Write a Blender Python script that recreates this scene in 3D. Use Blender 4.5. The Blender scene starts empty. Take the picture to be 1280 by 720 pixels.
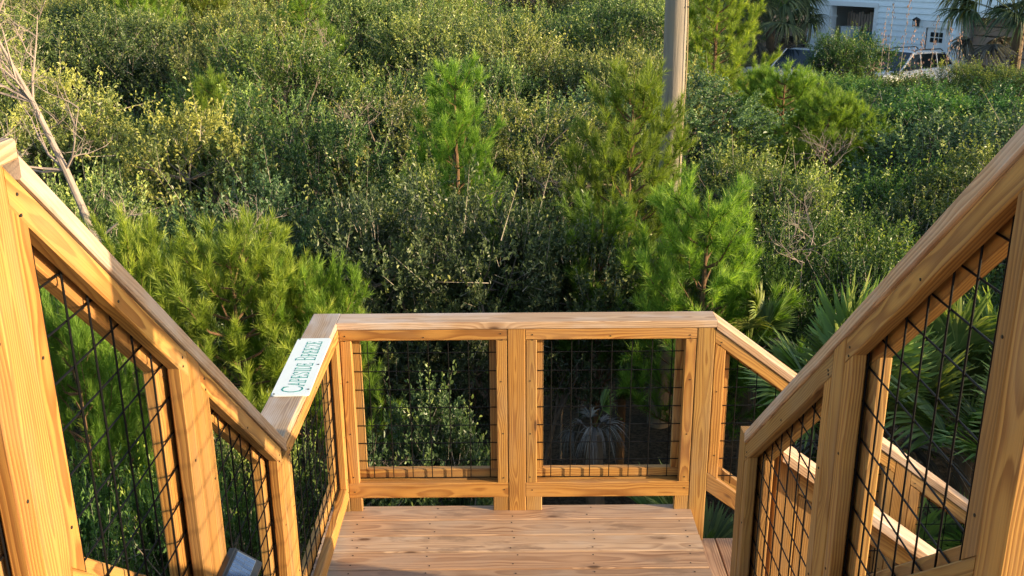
import bpy, math, random
import numpy as np
from mathutils import Vector, Matrix
R_ = math.radians
scene = bpy.context.scene
COL = scene.collection

# ------------------------------------------------------------------ camera, sky, sun, exposure
CAMZ = 6.0
Rv = Vector((0.99997271, -0.00205327, -0.00709729)); Uv = Vector((0.00738092, 0.32065203, 0.94716831)); Fv = Vector((-0.00033097, 0.94719484, -0.32065843))
cam_d = bpy.data.cameras.new('camera'); cam = bpy.data.objects.new('camera', cam_d); COL.objects.link(cam)
cam_d.sensor_width = 36.0; cam_d.lens = 1257.54 / 1280 * 36.0; cam_d.clip_start = 0.05; cam_d.clip_end = 2000
M = Matrix((( Rv.x, Uv.x, -Fv.x, 0), (Rv.y, Uv.y, -Fv.y, 0), (Rv.z, Uv.z, -Fv.z, CAMZ), (0, 0, 0, 1)))
cam.matrix_world = M
scene.camera = cam

SUN_AZ = R_(73)      # degrees to the right of straight behind the camera
SUN_EL = R_(12)
to_sun = Vector((math.sin(SUN_AZ) * math.cos(SUN_EL), -math.cos(SUN_AZ) * math.cos(SUN_EL), math.sin(SUN_EL)))
world = bpy.data.worlds.new('World'); scene.world = world; world.use_nodes = True
wn = world.node_tree.nodes; wl = world.node_tree.links
bg = wn['Background']
sky = wn.new('ShaderNodeTexSky'); sky.sky_type = 'NISHITA'; sky.sun_disc = False
sky.sun_elevation = SUN_EL; sky.sun_rotation = math.atan2(to_sun.x, to_sun.y)
sky.air_density = 1.0; sky.dust_density = 1.2; sky.ozone_density = 1.0
wl.new(sky.outputs['Color'], bg.inputs['Color']); bg.inputs['Strength'].default_value = 0.15
sun_d = bpy.data.lights.new('sun', 'SUN'); sun_d.energy = 5.0; sun_d.angle = R_(0.6); sun_d.color = (1.0, 0.77, 0.47)
sun = bpy.data.objects.new('sun', sun_d); COL.objects.link(sun); sun.location = (20, -20, 20)
sun.rotation_euler = to_sun.to_track_quat('Z', 'Y').to_euler()
vs = scene.view_settings
vs.view_transform = 'Standard'; vs.look = 'None'; vs.exposure = 1.3; vs.gamma = 1.0; vs.use_curve_mapping = False
scene.render.engine = 'CYCLES'
scene.render.resolution_x = 1024; scene.render.resolution_y = 576
scene.cycles.max_bounces = 6; scene.cycles.transparent_max_bounces = 8

# ------------------------------------------------------------------ helpers
def tag(o, label=None, cat=None, group=None, kind=None):
    if label: o['label'] = label
    if cat: o['category'] = cat
    if group: o['group'] = group
    if kind: o['kind'] = kind
    return o
def empty(name, loc, rz=0.0, label=None, cat=None, group=None):
    o = bpy.data.objects.new(name, None); COL.objects.link(o); o.location = loc; o.rotation_euler = (0, 0, rz)
    o.empty_display_size = 0.2
    return tag(o, label, cat, group)
def place(o, parent, M):
    if parent is not None:
        o.parent = parent
        pm = Matrix.Translation(parent.location) @ parent.rotation_euler.to_matrix().to_4x4()
        q = parent.parent
        if q is not None:
            pm = (Matrix.Translation(q.location) @ q.rotation_euler.to_matrix().to_4x4()) @ pm
        M = pm.inverted() @ M
    loc, rot, sc = M.decompose()
    o.location = loc; o.rotation_euler = rot.to_euler()
def obj(name, mesh, mat=None, parent=None, M=None):
    o = bpy.data.objects.new(name, mesh); COL.objects.link(o)
    if mat is not None and not mesh.materials: mesh.materials.append(mat)
    place(o, parent, M if M is not None else Matrix.Identity(4))
    return o
def mesh_py(name, v, f, smooth=False):
    me = bpy.data.meshes.new(name); me.from_pydata([tuple(p) for p in v], [], [tuple(q) for q in f]); me.update()
    if smooth: me.polygons.foreach_set('use_smooth', [True] * len(me.polygons))
    return me
def mesh_np(name, verts, nper, tint=None, smooth=False):
    """verts (N, nper, 3): N separate polygons with nper corners each"""
    N = verts.shape[0]; me = bpy.data.meshes.new(name)
    me.vertices.add(N * nper); me.vertices.foreach_set('co', verts.reshape(-1).astype(np.float32))
    me.loops.add(N * nper); me.loops.foreach_set('vertex_index', np.arange(N * nper, dtype=np.int32))
    me.polygons.add(N); me.polygons.foreach_set('loop_start', np.arange(0, N * nper, nper, dtype=np.int32))
    if tint is not None:
        a = me.attributes.new('tint', 'FLOAT', 'POINT'); a.data.foreach_set('value', np.repeat(tint, nper).astype(np.float32))
    me.update(calc_edges=True); me.validate()
    return me
class MB:
    def __init__(s): s.v = []; s.f = []
    def add(s, v, f):
        k = len(s.v); s.v += [tuple(p) for p in v]; s.f += [tuple(i + k for i in q) for q in f]
    def box(s, c, size, rz=0.0):
        c = Vector(c); x, y, z = [a / 2 for a in size]; m = Matrix.Rotation(rz, 3, 'Z')
        P = [c + m @ Vector((sx * x, sy * y, sz * z)) for sz in (-1, 1) for sy in (-1, 1) for sx in (-1, 1)]
        s.add(P, [(0, 2, 3, 1), (4, 5, 7, 6), (0, 1, 5, 4), (2, 6, 7, 3), (0, 4, 6, 2), (1, 3, 7, 5)])
    def tube(s, pts, rad, n=6, cap=True):
        pts = [Vector(p) for p in pts]; k = len(pts); rad = rad if hasattr(rad, '__len__') else [rad] * k
        base = len(s.v); up = Vector((0.13, 0.21, 0.97)).normalized()
        for i, p in enumerate(pts):
            d = (pts[min(i + 1, k - 1)] - pts[max(i - 1, 0)]).normalized()
            a = d.cross(up)
            if a.length < 0.05: a = d.cross(Vector((1, 0, 0)))
            a.normalize(); b = d.cross(a)
            for j in range(n):
                t = 2 * math.pi * j / n
                s.v.append(tuple(p + (a * math.cos(t) + b * math.sin(t)) * rad[i]))
        for i in range(k - 1):
            for j in range(n):
                q = base + i * n; j2 = (j + 1) % n
                s.f.append((q + j, q + j2, q + n + j2, q + n + j))
        if cap:
            s.f.append(tuple(base + j for j in range(n - 1, -1, -1))); q = base + (k - 1) * n
            s.f.append(tuple(q + j for j in range(n)))
    def mesh(s, name, smooth=False): return mesh_py(name, s.v, s.f, smooth)
    def build(s, name, mat, parent=None, M=None, smooth=False): return obj(name, s.mesh(name, smooth), mat, parent, M)

# ------------------------------------------------------------------ materials
def newmat(name):
    m = bpy.data.materials.new(name); m.use_nodes = True
    nt = m.node_tree; return m, nt, nt.nodes, nt.links, nt.nodes['Principled BSDF']
def N(nt, t, **kw):
    n = nt.nodes.new(t)
    for k, v in kw.items(): setattr(n, k, v)
    return n
def math_(nt, op, a, b=None, c=None):
    n = N(nt, 'ShaderNodeMath', operation=op)
    for i, q in enumerate((a, b, c)):
        if q is None: continue
        if isinstance(q, (int, float)): n.inputs[i].default_value = q
        else: nt.links.new(q, n.inputs[i])
    return n.outputs[0]
def mixc(nt, fac, a, b, mode='MIX'):
    n = N(nt, 'ShaderNodeMix', data_type='RGBA', blend_type=mode)
    for s, q in ((n.inputs[0], fac), (n.inputs[6], a), (n.inputs[7], b)):
        if isinstance(q, (int, float)): s.default_value = q
        elif isinstance(q, tuple): s.default_value = (*q, 1) if len(q) == 3 else q
        else: nt.links.new(q, s)
    return n.outputs[2]
def smooth(nt, x, a, b):
    n = N(nt, 'ShaderNodeMapRange', interpolation_type='SMOOTHSTEP')
    nt.links.new(x, n.inputs[0]); n.inputs[1].default_value = a; n.inputs[2].default_value = b
    return n.outputs[0]
def noise(nt, vec, scale, detail=3, rough=0.5):
    n = N(nt, 'ShaderNodeTexNoise'); n.inputs['Scale'].default_value = scale; n.inputs['Detail'].default_value = detail; n.inputs['Roughness'].default_value = rough
    if vec is not None: nt.links.new(vec, n.inputs['Vector'])
    return n.outputs[0]
def mapping(nt, vec, sc, loc=None):
    n = N(nt, 'ShaderNodeMapping'); n.inputs['Scale'].default_value = sc; nt.links.new(vec, n.inputs['Vector'])
    if loc is not None: nt.links.new(loc, n.inputs['Location'])
    return n.outputs[0]

def wood(name, early, late, period=0.0085, gray=(0.42, 0.36, 0.31), gray_amt=0.25, stain=0.0):
    m, nt, nd, lk, b = newmat(name)
    tc = N(nt, 'ShaderNodeTexCoord').outputs['Object']; rnd = N(nt, 'ShaderNodeObjectInfo').outputs['Random']
    r2 = math_(nt, 'FRACT', math_(nt, 'MULTIPLY', rnd, 17.31)); r3 = math_(nt, 'FRACT', math_(nt, 'MULTIPLY', rnd, 91.7))
    off = N(nt, 'ShaderNodeCombineXYZ')
    lk.new(math_(nt, 'MULTIPLY', rnd, 53.0), off.inputs[0]); lk.new(math_(nt, 'MULTIPLY', math_(nt, 'SUBTRACT', r2, 0.5), 0.10), off.inputs[1])
    lk.new(math_(nt, 'MULTIPLY_ADD', r3, 0.05, 0.02), off.inputs[2])
    add = N(nt, 'ShaderNodeVectorMath', operation='ADD'); lk.new(tc, add.inputs[0]); lk.new(off.outputs[0], add.inputs[1]); v = add.outputs[0]
    sep = N(nt, 'ShaderNodeSeparateXYZ'); lk.new(v, sep.inputs[0])
    low = noise(nt, mapping(nt, v, (1.3, 5, 5)), 1.0, 2)
    low2 = noise(nt, mapping(nt, v, (3.1, 7, 7)), 1.0, 1)
    # knots
    vo = N(nt, 'ShaderNodeTexVoronoi'); lk.new(mapping(nt, v, (2.3, 6.5, 6.5)), vo.inputs['Vector']); vo.inputs['Scale'].default_value = 1.0
    kd = vo.outputs['Distance']
    pull = math_(nt, 'MULTIPLY', math_(nt, 'POWER', 2.718, math_(nt, 'MULTIPLY', math_(nt, 'MULTIPLY', kd, kd), -28.0)), 0.022)
    yy = math_(nt, 'ADD', sep.outputs[1], math_(nt, 'MULTIPLY', math_(nt, 'SUBTRACT', low, 0.5), 0.055))
    zz = math_(nt, 'ADD', sep.outputs[2], math_(nt, 'MULTIPLY', math_(nt, 'SUBTRACT', low2, 0.5), 0.03))
    rr = math_(nt, 'SQRT', math_(nt, 'ADD', math_(nt, 'MULTIPLY', yy, yy), math_(nt, 'MULTIPLY', zz, zz)))
    rr = math_(nt, 'ADD', rr, pull)
    ph = math_(nt, 'FRACT', math_(nt, 'ADD', math_(nt, 'MULTIPLY', rr, 1.0 / period), math_(nt, 'MULTIPLY', noise(nt, mapping(nt, v, (5, 60, 60)), 1.0, 2), 0.35)))
    ring = math_(nt, 'MULTIPLY', smooth(nt, ph, 0.1, 0.82), math_(nt, 'SUBTRACT', 1.0, smooth(nt, ph, 0.88, 1.0)))
    fib = noise(nt, mapping(nt, v, (6, 320, 320)), 1.0, 2)
    blot = noise(nt, mapping(nt, v, (2.2, 7, 7)), 1.0, 4, 0.6)
    c = mixc(nt, math_(nt, 'MULTIPLY', ring, math_(nt, 'MULTIPLY_ADD', low2, 1.0, 0.25)), early, late)
    c = mixc(nt, math_(nt, 'MULTIPLY', smooth(nt, blot, 0.38, 0.75), gray_amt * 1.6), c, gray)
    c = mixc(nt, 1.0, c, mixc(nt, fib, (0.72, 0.72, 0.72), (1.2, 1.2, 1.2)), 'MULTIPLY')
    c = mixc(nt, 1.0, c, mixc(nt, r2, (0.70, 0.68, 0.66), (1.12, 1.1, 1.06)), 'MULTIPLY')
    c = mixc(nt, math_(nt, 'MULTIPLY', r3, 0.6), c, mixc(nt, 1.0, c, (1.1, 0.86, 0.66), 'MULTIPLY'))
    kn = math_(nt, 'SUBTRACT', 1.0, smooth(nt, kd, 0.045, 0.10)); kn2 = math_(nt, 'SUBTRACT', 1.0, smooth(nt, kd, 0.09, 0.24))
    c = mixc(nt, math_(nt, 'MULTIPLY', kn2, 0.45), c, late); c = mixc(nt, math_(nt, 'MULTIPLY', kn, 0.85), c, (0.07, 0.032, 0.015))
    if stain:
        st = noise(nt, mapping(nt, v, (3.0, 9, 9)), 1.0, 5, 0.62)
        c = mixc(nt, math_(nt, 'MULTIPLY', smooth(nt, st, 0.56, 0.66), stain), c, (0.20, 0.13, 0.085))
    lk.new(c, b.inputs['Base Color'])
    b.inputs['Roughness'].default_value = 0.62; b.inputs['Specular IOR Level'].default_value = 0.35
    bp = N(nt, 'ShaderNodeBump'); bp.inputs['Strength'].default_value = 0.35; bp.inputs['Distance'].default_value = 0.0012
    lk.new(math_(nt, 'ADD', math_(nt, 'MULTIPLY', ring, -0.5), fib), bp.inputs['Height']); lk.new(bp.outputs[0], b.inputs['Normal'])
    return m
WOOD = wood('pine_lumber', (0.44, 0.252, 0.070), (0.21, 0.088, 0.020), 0.0080, (0.33, 0.225, 0.12), 0.36)
CAPW = wood('cap_lumber', (0.50, 0.37, 0.25), (0.28, 0.17, 0.10), 0.0085, (0.52, 0.475, 0.46), 0.6)
DECKW = wood('deck_lumber', (0.53, 0.375, 0.255), (0.27, 0.165, 0.105), 0.0105, (0.49, 0.41, 0.345), 0.42, 0.6)

def simple(name, col, rough=0.5, metal=0.0, spec=0.5, var=0.0, scale=8.0, coat=0.0, bump=0.0):
    m, nt, nd, lk, b = newmat(name)
    b.inputs['Roughness'].default_value = rough; b.inputs['Metallic'].default_value = metal; b.inputs['Specular IOR Level'].default_value = spec
    b.inputs['Coat Weight'].default_value = coat
    n = noise(nt, N(nt, 'ShaderNodeTexCoord').outputs['Object'], scale, 4, 0.6)
    lk.new(mixc(nt, n, tuple(c * (1 - var) for c in col), tuple(min(1, c * (1 + var)) for c in col)), b.inputs['Base Color'])
    if bump:
        bp = N(nt, 'ShaderNodeBump'); bp.inputs['Strength'].default_value = bump; bp.inputs['Distance'].default_value = 0.01
        lk.new(n, bp.inputs['Height']); lk.new(bp.outputs[0], b.inputs['Normal'])
    return m
WIRE = simple('black_coated_wire', (0.004, 0.004, 0.005), 0.55, 0, 0.12, 0.2)
NAIL = simple('nail_steel', (0.03, 0.025, 0.02), 0.6, 0.3, 0.4, 0.3)
SIGNW = simple('sign_white', (0.70, 0.745, 0.735), 0.4, 0, 0.4, 0.06, 14)
TEAL = simple('sign_teal', (0.015, 0.28, 0.225), 0.45, 0, 0.4, 0.15, 60)
STAMP = simple('stamp_ink', (0.10, 0.065, 0.03), 0.8, 0, 0.1, 0.3, 90)
BLACKP = simple('black_plastic', (0.012, 0.012, 0.013), 0.42, 0, 0.5, 0.2)
CELL = simple('solar_cell', (0.03, 0.06, 0.15), 0.22, 0.0, 0.45, 0.25, 60, 0.15)
GRID = simple('solar_grid', (0.10, 0.13, 0.18), 0.4, 0.2, 0.5, 0.1)
PALEP = simple('pale_plastic', (0.55, 0.58, 0.6), 0.35, 0, 0.5, 0.05)

def leafmat(name, dark, mid, young, trans=0.28, rough=0.42, spec=0.45):
    m, nt, nd, lk, b = newmat(name)
    at = N(nt, 'ShaderNodeAttribute', attribute_name='tint').outputs['Fac']; rnd = N(nt, 'ShaderNodeObjectInfo').outputs['Random']
    t = math_(nt, 'ADD', at, math_(nt, 'MULTIPLY', math_(nt, 'SUBTRACT', rnd, 0.5), 0.30))
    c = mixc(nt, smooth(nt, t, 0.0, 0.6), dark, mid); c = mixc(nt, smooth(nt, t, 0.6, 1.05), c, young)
    hs = N(nt, 'ShaderNodeHueSaturation'); lk.new(c, hs.inputs['Color'])
    lk.new(math_(nt, 'MULTIPLY_ADD', math_(nt, 'FRACT', math_(nt, 'MULTIPLY', rnd, 7.7)), 0.06, 0.475), hs.inputs['Hue'])
    lk.new(math_(nt, 'MULTIPLY_ADD', math_(nt, 'FRACT', math_(nt, 'MULTIPLY', rnd, 23.1)), 0.5, 0.78), hs.inputs['Value'])
    c = hs.outputs[0]
    lk.new(c, b.inputs['Base Color']); b.inputs['Roughness'].default_value = rough; b.inputs['Specular IOR Level'].default_value = spec
    tr = N(nt, 'ShaderNodeBsdfTranslucent'); lk.new(mixc(nt, 1.0, c, (1.5, 1.55, 0.6), 'MULTIPLY'), tr.inputs['Color'])
    mx = N(nt, 'ShaderNodeMixShader'); mx.inputs[0].default_value = trans
    lk.new(b.outputs[0], mx.inputs[1]); lk.new(tr.outputs[0], mx.inputs[2]); lk.new(mx.outputs[0], nd['Material Output'].inputs['Surface'])
    return m
LEAF_OAK = leafmat('oak_leaf', (0.032, 0.058, 0.022), (0.112, 0.156, 0.048), (0.31, 0.335, 0.085))
LEAF_MYR = leafmat('myrtle_leaf', (0.032, 0.066, 0.020), (0.100, 0.172, 0.040), (0.31, 0.36, 0.065))
LEAF_GRY = leafmat('gray_oak_leaf', (0.042, 0.068, 0.034), (0.110, 0.158, 0.066), (0.30, 0.34, 0.10))
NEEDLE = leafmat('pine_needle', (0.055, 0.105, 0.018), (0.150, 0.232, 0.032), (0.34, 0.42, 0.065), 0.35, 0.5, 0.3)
FROND = leafmat('palm_frond', (0.06, 0.10, 0.028), (0.18, 0.25, 0.06), (0.50, 0.52, 0.15), 0.25, 0.5, 0.28)
PALMF_SHADED = leafmat('cabbage_frond_shaded', (0.030, 0.050, 0.024), (0.07, 0.10, 0.042), (0.20, 0.22, 0.09), 0.15, 0.45, 0.4)  # cabbage palm fronds, base colour darkened to stand for the shade on them
DEADF = leafmat('dead_frond', (0.06, 0.055, 0.05), (0.15, 0.135, 0.12), (0.30, 0.27, 0.23), 0.15, 0.7, 0.2)
BARK = simple('gray_bark', (0.17, 0.135, 0.105), 0.9, 0, 0.1, 0.55, 14, 0, 0.6)
TWIG = simple('pale_twig', (0.30, 0.26, 0.21), 0.85, 0, 0.1, 0.35, 10)
PBARK = simple('pine_bark', (0.16, 0.095, 0.055), 0.9, 0, 0.1, 0.5, 12, 0, 0.6)
DEADW = simple('dead_wood', (0.29, 0.235, 0.205), 0.85, 0, 0.1, 0.35, 9, 0, 0.4)
BOOT = simple('palm_trunk', (0.16, 0.12, 0.085), 0.95, 0, 0.1, 0.5, 10, 0, 0.7)

rng = np.random.default_rng(7); random.seed(7)
def ss(a, b, x):
    t = min(1.0, max(0.0, (x - a) / (b - a))); return t * t * (3 - 2 * t)
def hgt(x, y):
    return 0.45 * ss(14, 38, y) + 0.10 * math.sin(x * 0.21 + 1.3) * math.sin(y * 0.17) * ss(6, 14, abs(y) + abs(x) * 0.5) + 0.0

# ------------------------------------------------------------------ ground
def make_ground():
    g = np.concatenate([-np.geomspace(900, 34, 16), np.linspace(-32, 32, 49), np.geomspace(34, 900, 16)])
    xs = g; ys = g + 20
    v = [(x, y, hgt(x, y)) for y in ys for x in xs]; n = len(xs)
    f = [(j * n + i, j * n + i + 1, (j + 1) * n + i + 1, (j + 1) * n + i) for j in range(n - 1) for i in range(n - 1)]
    m, nt, nd, lk, b = newmat('sandy_ground')
    tc = N(nt, 'ShaderNodeTexCoord').outputs['Object']
    a = noise(nt, tc, 0.35, 5, 0.6); b2 = noise(nt, tc, 22, 5, 0.7); b3 = noise(nt, tc, 3, 4, 0.6)
    c = mixc(nt, smooth(nt, b2, 0.35, 0.65), (0.045, 0.035, 0.024), (0.13, 0.10, 0.07))
    sand = mixc(nt, b2, (0.50, 0.47, 0.43), (0.64, 0.61, 0.57))
    c = mixc(nt, smooth(nt, math_(nt, 'ADD', a, math_(nt, 'MULTIPLY', b3, 0.3)), 0.74, 0.84), c, sand)
    lk.new(c, b.inputs['Base Color']); b.inputs['Roughness'].default_value = 0.95; b.inputs['Specular IOR Level'].default_value = 0.1
    bp = N(nt, 'ShaderNodeBump'); bp.inputs['Strength'].default_value = 0.6; bp.inputs['Distance'].default_value = 0.03
    lk.new(b2, bp.inputs['Height']); lk.new(bp.outputs[0], b.inputs['Normal'])
    tag(obj('ground', mesh_py('ground', v, f, True), m), kind='structure')
    # pale sand drive in front of the neighbouring house
    pts = [(5, 44), (8, 33), (20, 29), (27, 30), (24, 40), (17, 46), (12, 50)]
    me = mesh_py('driveway', [(x, y, hgt(x, y) + 0.03) for x, y in pts], [tuple(range(len(pts)))])
    tag(obj('driveway', me, simple('drive_sand', (0.60, 0.58, 0.55), 0.95, 0, 0.1, 0.2, 3)), kind='structure')
make_ground()

# ------------------------------------------------------------------ lumber
CH = 0.004
def board(name, p0, p1, wdir, w, t, mat, parent, k0=0.0, k1=0.0, jit=True):
    """board with centre line p0-p1, width w along wdir, thickness t; ends sheared by k per unit width"""
    p0 = Vector(p0); p1 = Vector(p1); a = (p1 - p0); L = a.length; a.normalize()
    wd = Vector(wdir); wd = (wd - a * wd.dot(a)).normalized(); n = a.cross(wd)
    hw, ht, c = w / 2, t / 2, CH
    sec = [(-hw + c, -ht), (hw - c, -ht), (hw, -ht + c), (hw, ht - c), (hw - c, ht), (-hw + c, ht), (-hw, ht - c), (-hw, -ht + c)]
    v = [(k0 * y, y, z) for y, z in sec] + [(L + k1 * y, y, z) for y, z in sec]
    f = [(i, (i + 1) % 8, 8 + (i + 1) % 8, 8 + i) for i in range(8)] + [tuple(range(7, -1, -1)), tuple(range(8, 16))]
    M = Matrix((a, wd, n)).transposed().to_4x4(); M.translation = p0
    return obj(name, mesh_py(name, v, f), mat, parent, M)
S1 = 0.8466   # slope of the upper flight
S2 = 0.7577   # slope of the lower flight
ZD = 3.179; ZR = 4.245; CT = 0.038; PW = 0.089; SW = 0.057; ST = 0.036
Z = Vector((0, 0, 1))
def rail_panel(par, O, h, m, a, b, ztop, drop, slope, wires=True, ext=(0, 0), front_bot=True):
    """framed wire panel between posts. O post-face origin (x,y), h horizontal run direction, m normal pointing away from the walkway.
    ztop(h): underside of cap line at run 0; drop: cap underside to top of back bottom rail"""
    h = Vector((h[0], h[1], 0)); m = Vector((m[0], m[1], 0)); O = Vector((O[0], O[1], 0))
    n = math.hypot(1, slope); sv = SW * n; k = slope / n * 0 + slope   # plumb cut shear for members on edge
    d = (h - Z * slope).normalized()
    wperp = (Z + h * slope).normalized()
    kk = -slope * 1.0
    def P(u, z, dep): return O + h * u + m * dep + Z * z
    zt = lambda u: ztop - slope * u
    for lay, dep in (('front', ST / 2 + 0.001), ('back', PW - ST / 2 - 0.001)):
        # top strip
        tw_ = SW if lay == 'front' else 0.074; sv = tw_ * n
        board('top_strip', P(a + .001, zt(a) - sv / 2 - .001, dep), P(b - .001, zt(b) - sv / 2 - .001, dep), wperp, tw_, ST, WOOD, par, -slope, -slope)
        # bottom rail
        if lay == 'front': bw, zo = 0.088, -0.055 - 0.044 * n
        else: bw, zo = 0.070, -0.035 * n
        board('bottom_rail', P(a + .001, zt(a) - drop + zo, dep), P(b - .001, zt(b) - drop + zo, dep), wperp, bw, ST, WOOD, par, -slope, -slope)
        zb0 = -drop - (0.055 if lay == 'front' else 0)
        ws = SW if lay == 'front' else 0.092
        for u0, u1 in ((a + .0015, a + ws), (b - ws, b - .0015)):
            u = (u0 + u1) / 2
            board('side_strip', P(u, zt(u) + zb0 + .001, dep), P(u, zt(u) - sv - .002, dep), h, u1 - u0, ST, WOOD, par, -slope, -slope)
    # wire grid, 4 inch squares, level and plumb
    mb = MB(); r = 0.0026
    zlo = min(zt(a), zt(b)) - drop - 0.05; zhi = max(zt(a), zt(b)) - 0.02
    u = a + 0.03
    while u < b - 0.01:
        mb.tube([P(u, zt(u) - drop - 0.045, 0.041), P(u, zt(u) - 0.03, 0.041)], r, 6); u += 0.1016
    z = math.ceil(zlo / 0.1016) * 0.1016
    while z < zhi:
        if slope > 0.01:
            ua = max(a + 0.012, (ztop - drop - 0.045 - z) / slope); ub = min(b - 0.012, (ztop - 0.03 - z) / slope)
        else: ua, ub = a + 0.012, b - 0.012
        if ub - ua > 0.05: mb.tube([P(ua, z, 0.0465), P(ub, z, 0.0465)], r, 6)
        z += 0.1016
    mb.build('wire_panel', WIRE, par)
    nb = MB()
    for u, zz in [(a + .03, .03), (a + .03, .05), (b - .03, .03), (b - .03, .05), ((a + b) / 2, .04)] + [(q, w) for q in (a + .028, b - .028) for w in (drop * .35, drop * .72, drop + .02, drop + .10)]:
        u += rng.uniform(-.006, .006); c = P(u, zt(u) - zz * n + rng.uniform(-.008, .008), 0)
        nb.tube([c + m * .004, c - m * .0009], 0.0036, 6)
    return tag(nb.build('nail_heads', NAIL, par), kind='stuff')
def post(par, x0, y0, z0, z1, sy=0.0, sx=0.0):
    return board('post', (x0 + PW / 2, y0 + PW / 2, z0), (x0 + PW / 2, y0 + PW / 2, z1), (0, 1, 0) if sy else (1, 0, 0), PW, PW, WOOD, par, 0.0, -(sy or sx))

XLF, XRF = -0.865, 0.862        # walkway-side faces of the side posts
def capz(y): return ZR + S1 * (3.42 - y)
NS = math.hypot(1, S1)
def sloped_cap_y(par, x, y0, y1):
    """2x6 cap running down along +y, top inner line through capz"""
    off = CT / 2 * NS
    b = board('cap_rail', (x, y0, capz(y0) - off), (x, y1, capz(y1) - off), (1, 0, 0), 0.14, CT, CAPW, par)
    # plumb the ends
    me = b.data
    for v in me.vertices: v.co.x += v.co.z * S1
    me.update(); return b
# ---- upper flight railings
def stair_rail(face, sgn, y_near, y_mid, y_end, label, end_high):
    """sgn -1 left, +1 right; face = walkway side x"""
    par = empty('stair_railing', (face + sgn * PW / 2, y_near, 0), 0, label, 'railing')
    x0 = face if sgn > 0 else face - PW
    und = lambda y: capz(y) - CT * NS
    post(par, x0, y_near, 0.0, und(y_near + PW / 2) - 0.003, S1)
    zb = ZD - 0.3
    post(par, x0, y_mid, 0.0, und(y_mid + PW / 2) - 0.003, S1)
    post(par, x0, y_end, 0.0, (ZR + 0.028) if end_high else und(3.42) - 0.004)
    ztop = und(y_near)
    O = (face, y_near); m = (sgn, 0)
    for a, b in ((PW, y_mid - y_near), (y_mid - y_near + PW, y_end - y_near)):
        rail_panel(par, O, (0, 1), m, a, b, ztop - 0.003, 0.745, S1)
    xc = face + sgn * 0.065
    sloped_cap_y(par, xc, 1.737 if sgn < 0 else 1.50, (y_end - 0.001) if end_high else 3.4195)
    return par
rl = stair_rail(XLF, -1, 1.601, 2.472, 3.355, 'wooden stair railing with wire mesh beside the solar lamp, meeting the sign railing', False)
rr_ = stair_rail(XRF, 1, 1.530, 2.414, 3.358, 'shaded wooden stair railing with wire mesh across the stairs from the solar lamp', True)

# ---- level railings on the upper deck, beside and behind the viewer
def deck_rail(face, sgn, y_near, label):
    par = empty('deck_railing', (face + sgn * PW / 2, 0.3, 0), 0, label, 'railing')
    x0 = face if sgn > 0 else face - PW; ye = 1.735 if sgn < 0 else 1.498; zt = capz(ye)
    board('cap_rail', (face + sgn * .065, -0.7, zt + .022 - CT / 2), (face + sgn * .065, ye + .0005, zt + .022 - CT / 2), (1, 0, 0), 0.14, CT, CAPW, par)
    post(par, x0, -0.3, 0.0, zt + .022 - CT - .002)
    rail_panel(par, (face, -0.3), (0, 1), (sgn, 0), PW, y_near + 0.3, zt + .022 - CT - 0.003, 0.80, 0.0)
deck_rail(XLF, -1, 1.601, 'level wooden railing of the upper deck on the solar lamp side')

# ---- landing railings
YFF = 4.663
par = empty('landing_railing', (XLF - PW / 2, 4.1, ZD), 0, 'short level wooden railing carrying the white name sign', 'railing')
board('cap_rail', (-0.9406, 3.4212, ZR - CT / 2), (-0.9406, 4.798, ZR - CT / 2), (1, 0, 0), 0.14, CT, CAPW, par)
post(par, XLF - PW, YFF, 0.0, ZR - CT - .002)
rail_panel(par, (XLF, 3.446), (0, 1), (-1, 0), 0.0, YFF - 3.446, ZR - CT - .002, 0.805, 0.0)
par = empty('landing_railing', (0, YFF + PW / 2, ZD), 0, 'level two panel wooden railing with wire mesh across the end of the landing', 'railing')
board('cap_rail', (-0.8695, 4.728, ZR - CT / 2), (1.0137, 4.728, ZR - CT / 2), (0, 1, 0), 0.14, CT, CAPW, par)
post(par, -0.0265, YFF, ZD - 0.25, ZR - CT - .002)
post(par, 0.920, YFF, 0.0, ZR - CT - .002)
rail_panel(par, (0, YFF), (1, 0), (0, 1), XLF + .001, -0.0275, ZR - CT - .002, 0.805, 0.0)
rail_panel(par, (0, YFF), (1, 0), (0, 1), 0.0635, 0.919, ZR - CT - .002, 0.805, 0.0)
for x0, x1 in ((XLF + .001, -0.80), (-0.108, -0.0275), (0.0635, 0.148), (0.845, 0.919)):   # blocks below the bottom rails
    board('block', ((x0 + x1) / 2, YFF + .02, ZD + .001), ((x0 + x1) / 2, YFF + .02, ZD + 0.082), (1, 0, 0), x1 - x0, ST, WOOD, par)
# ---- lower flight, going down to the right
NS2 = math.hypot(1, S2)
def low_rail(yface, sgn, xs, xstart, label, first_strip_post):
    par = empty('stair_railing', (xs[0], yface + sgn * PW / 2, 0), 0, label, 'railing')
    und = lambda x: ZR - S2 * (x - xstart) - CT * NS2
    yc = yface + sgn * .065
    y0 = yface if sgn > 0 else yface - PW
    for i, x in enumerate(xs):
        if i == 0 and not first_strip_post: continue
        post(par, x, y0, 0.0, und(x + PW / 2) - .003, 0.0, S2)
    for i in range(len(xs) - 1):
        rail_panel(par, (xs[i], yface), (1, 0), (0, sgn), PW, xs[i + 1] - xs[i], und(xs[i]) - .003, 0.745, S2)
    x1 = xs[-1] + 0.15; off = CT / 2 * NS2
    zc = lambda x: ZR - S2 * (x - xstart) - off
    b = board('cap_rail', (xstart + .001, yc, zc(xstart + .001)), (x1, yc, zc(x1)), (0, 1, 0), 0.14, CT, CAPW, par)
    for v in b.data.vertices: v.co.x -= v.co.z * S2
    return par
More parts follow.
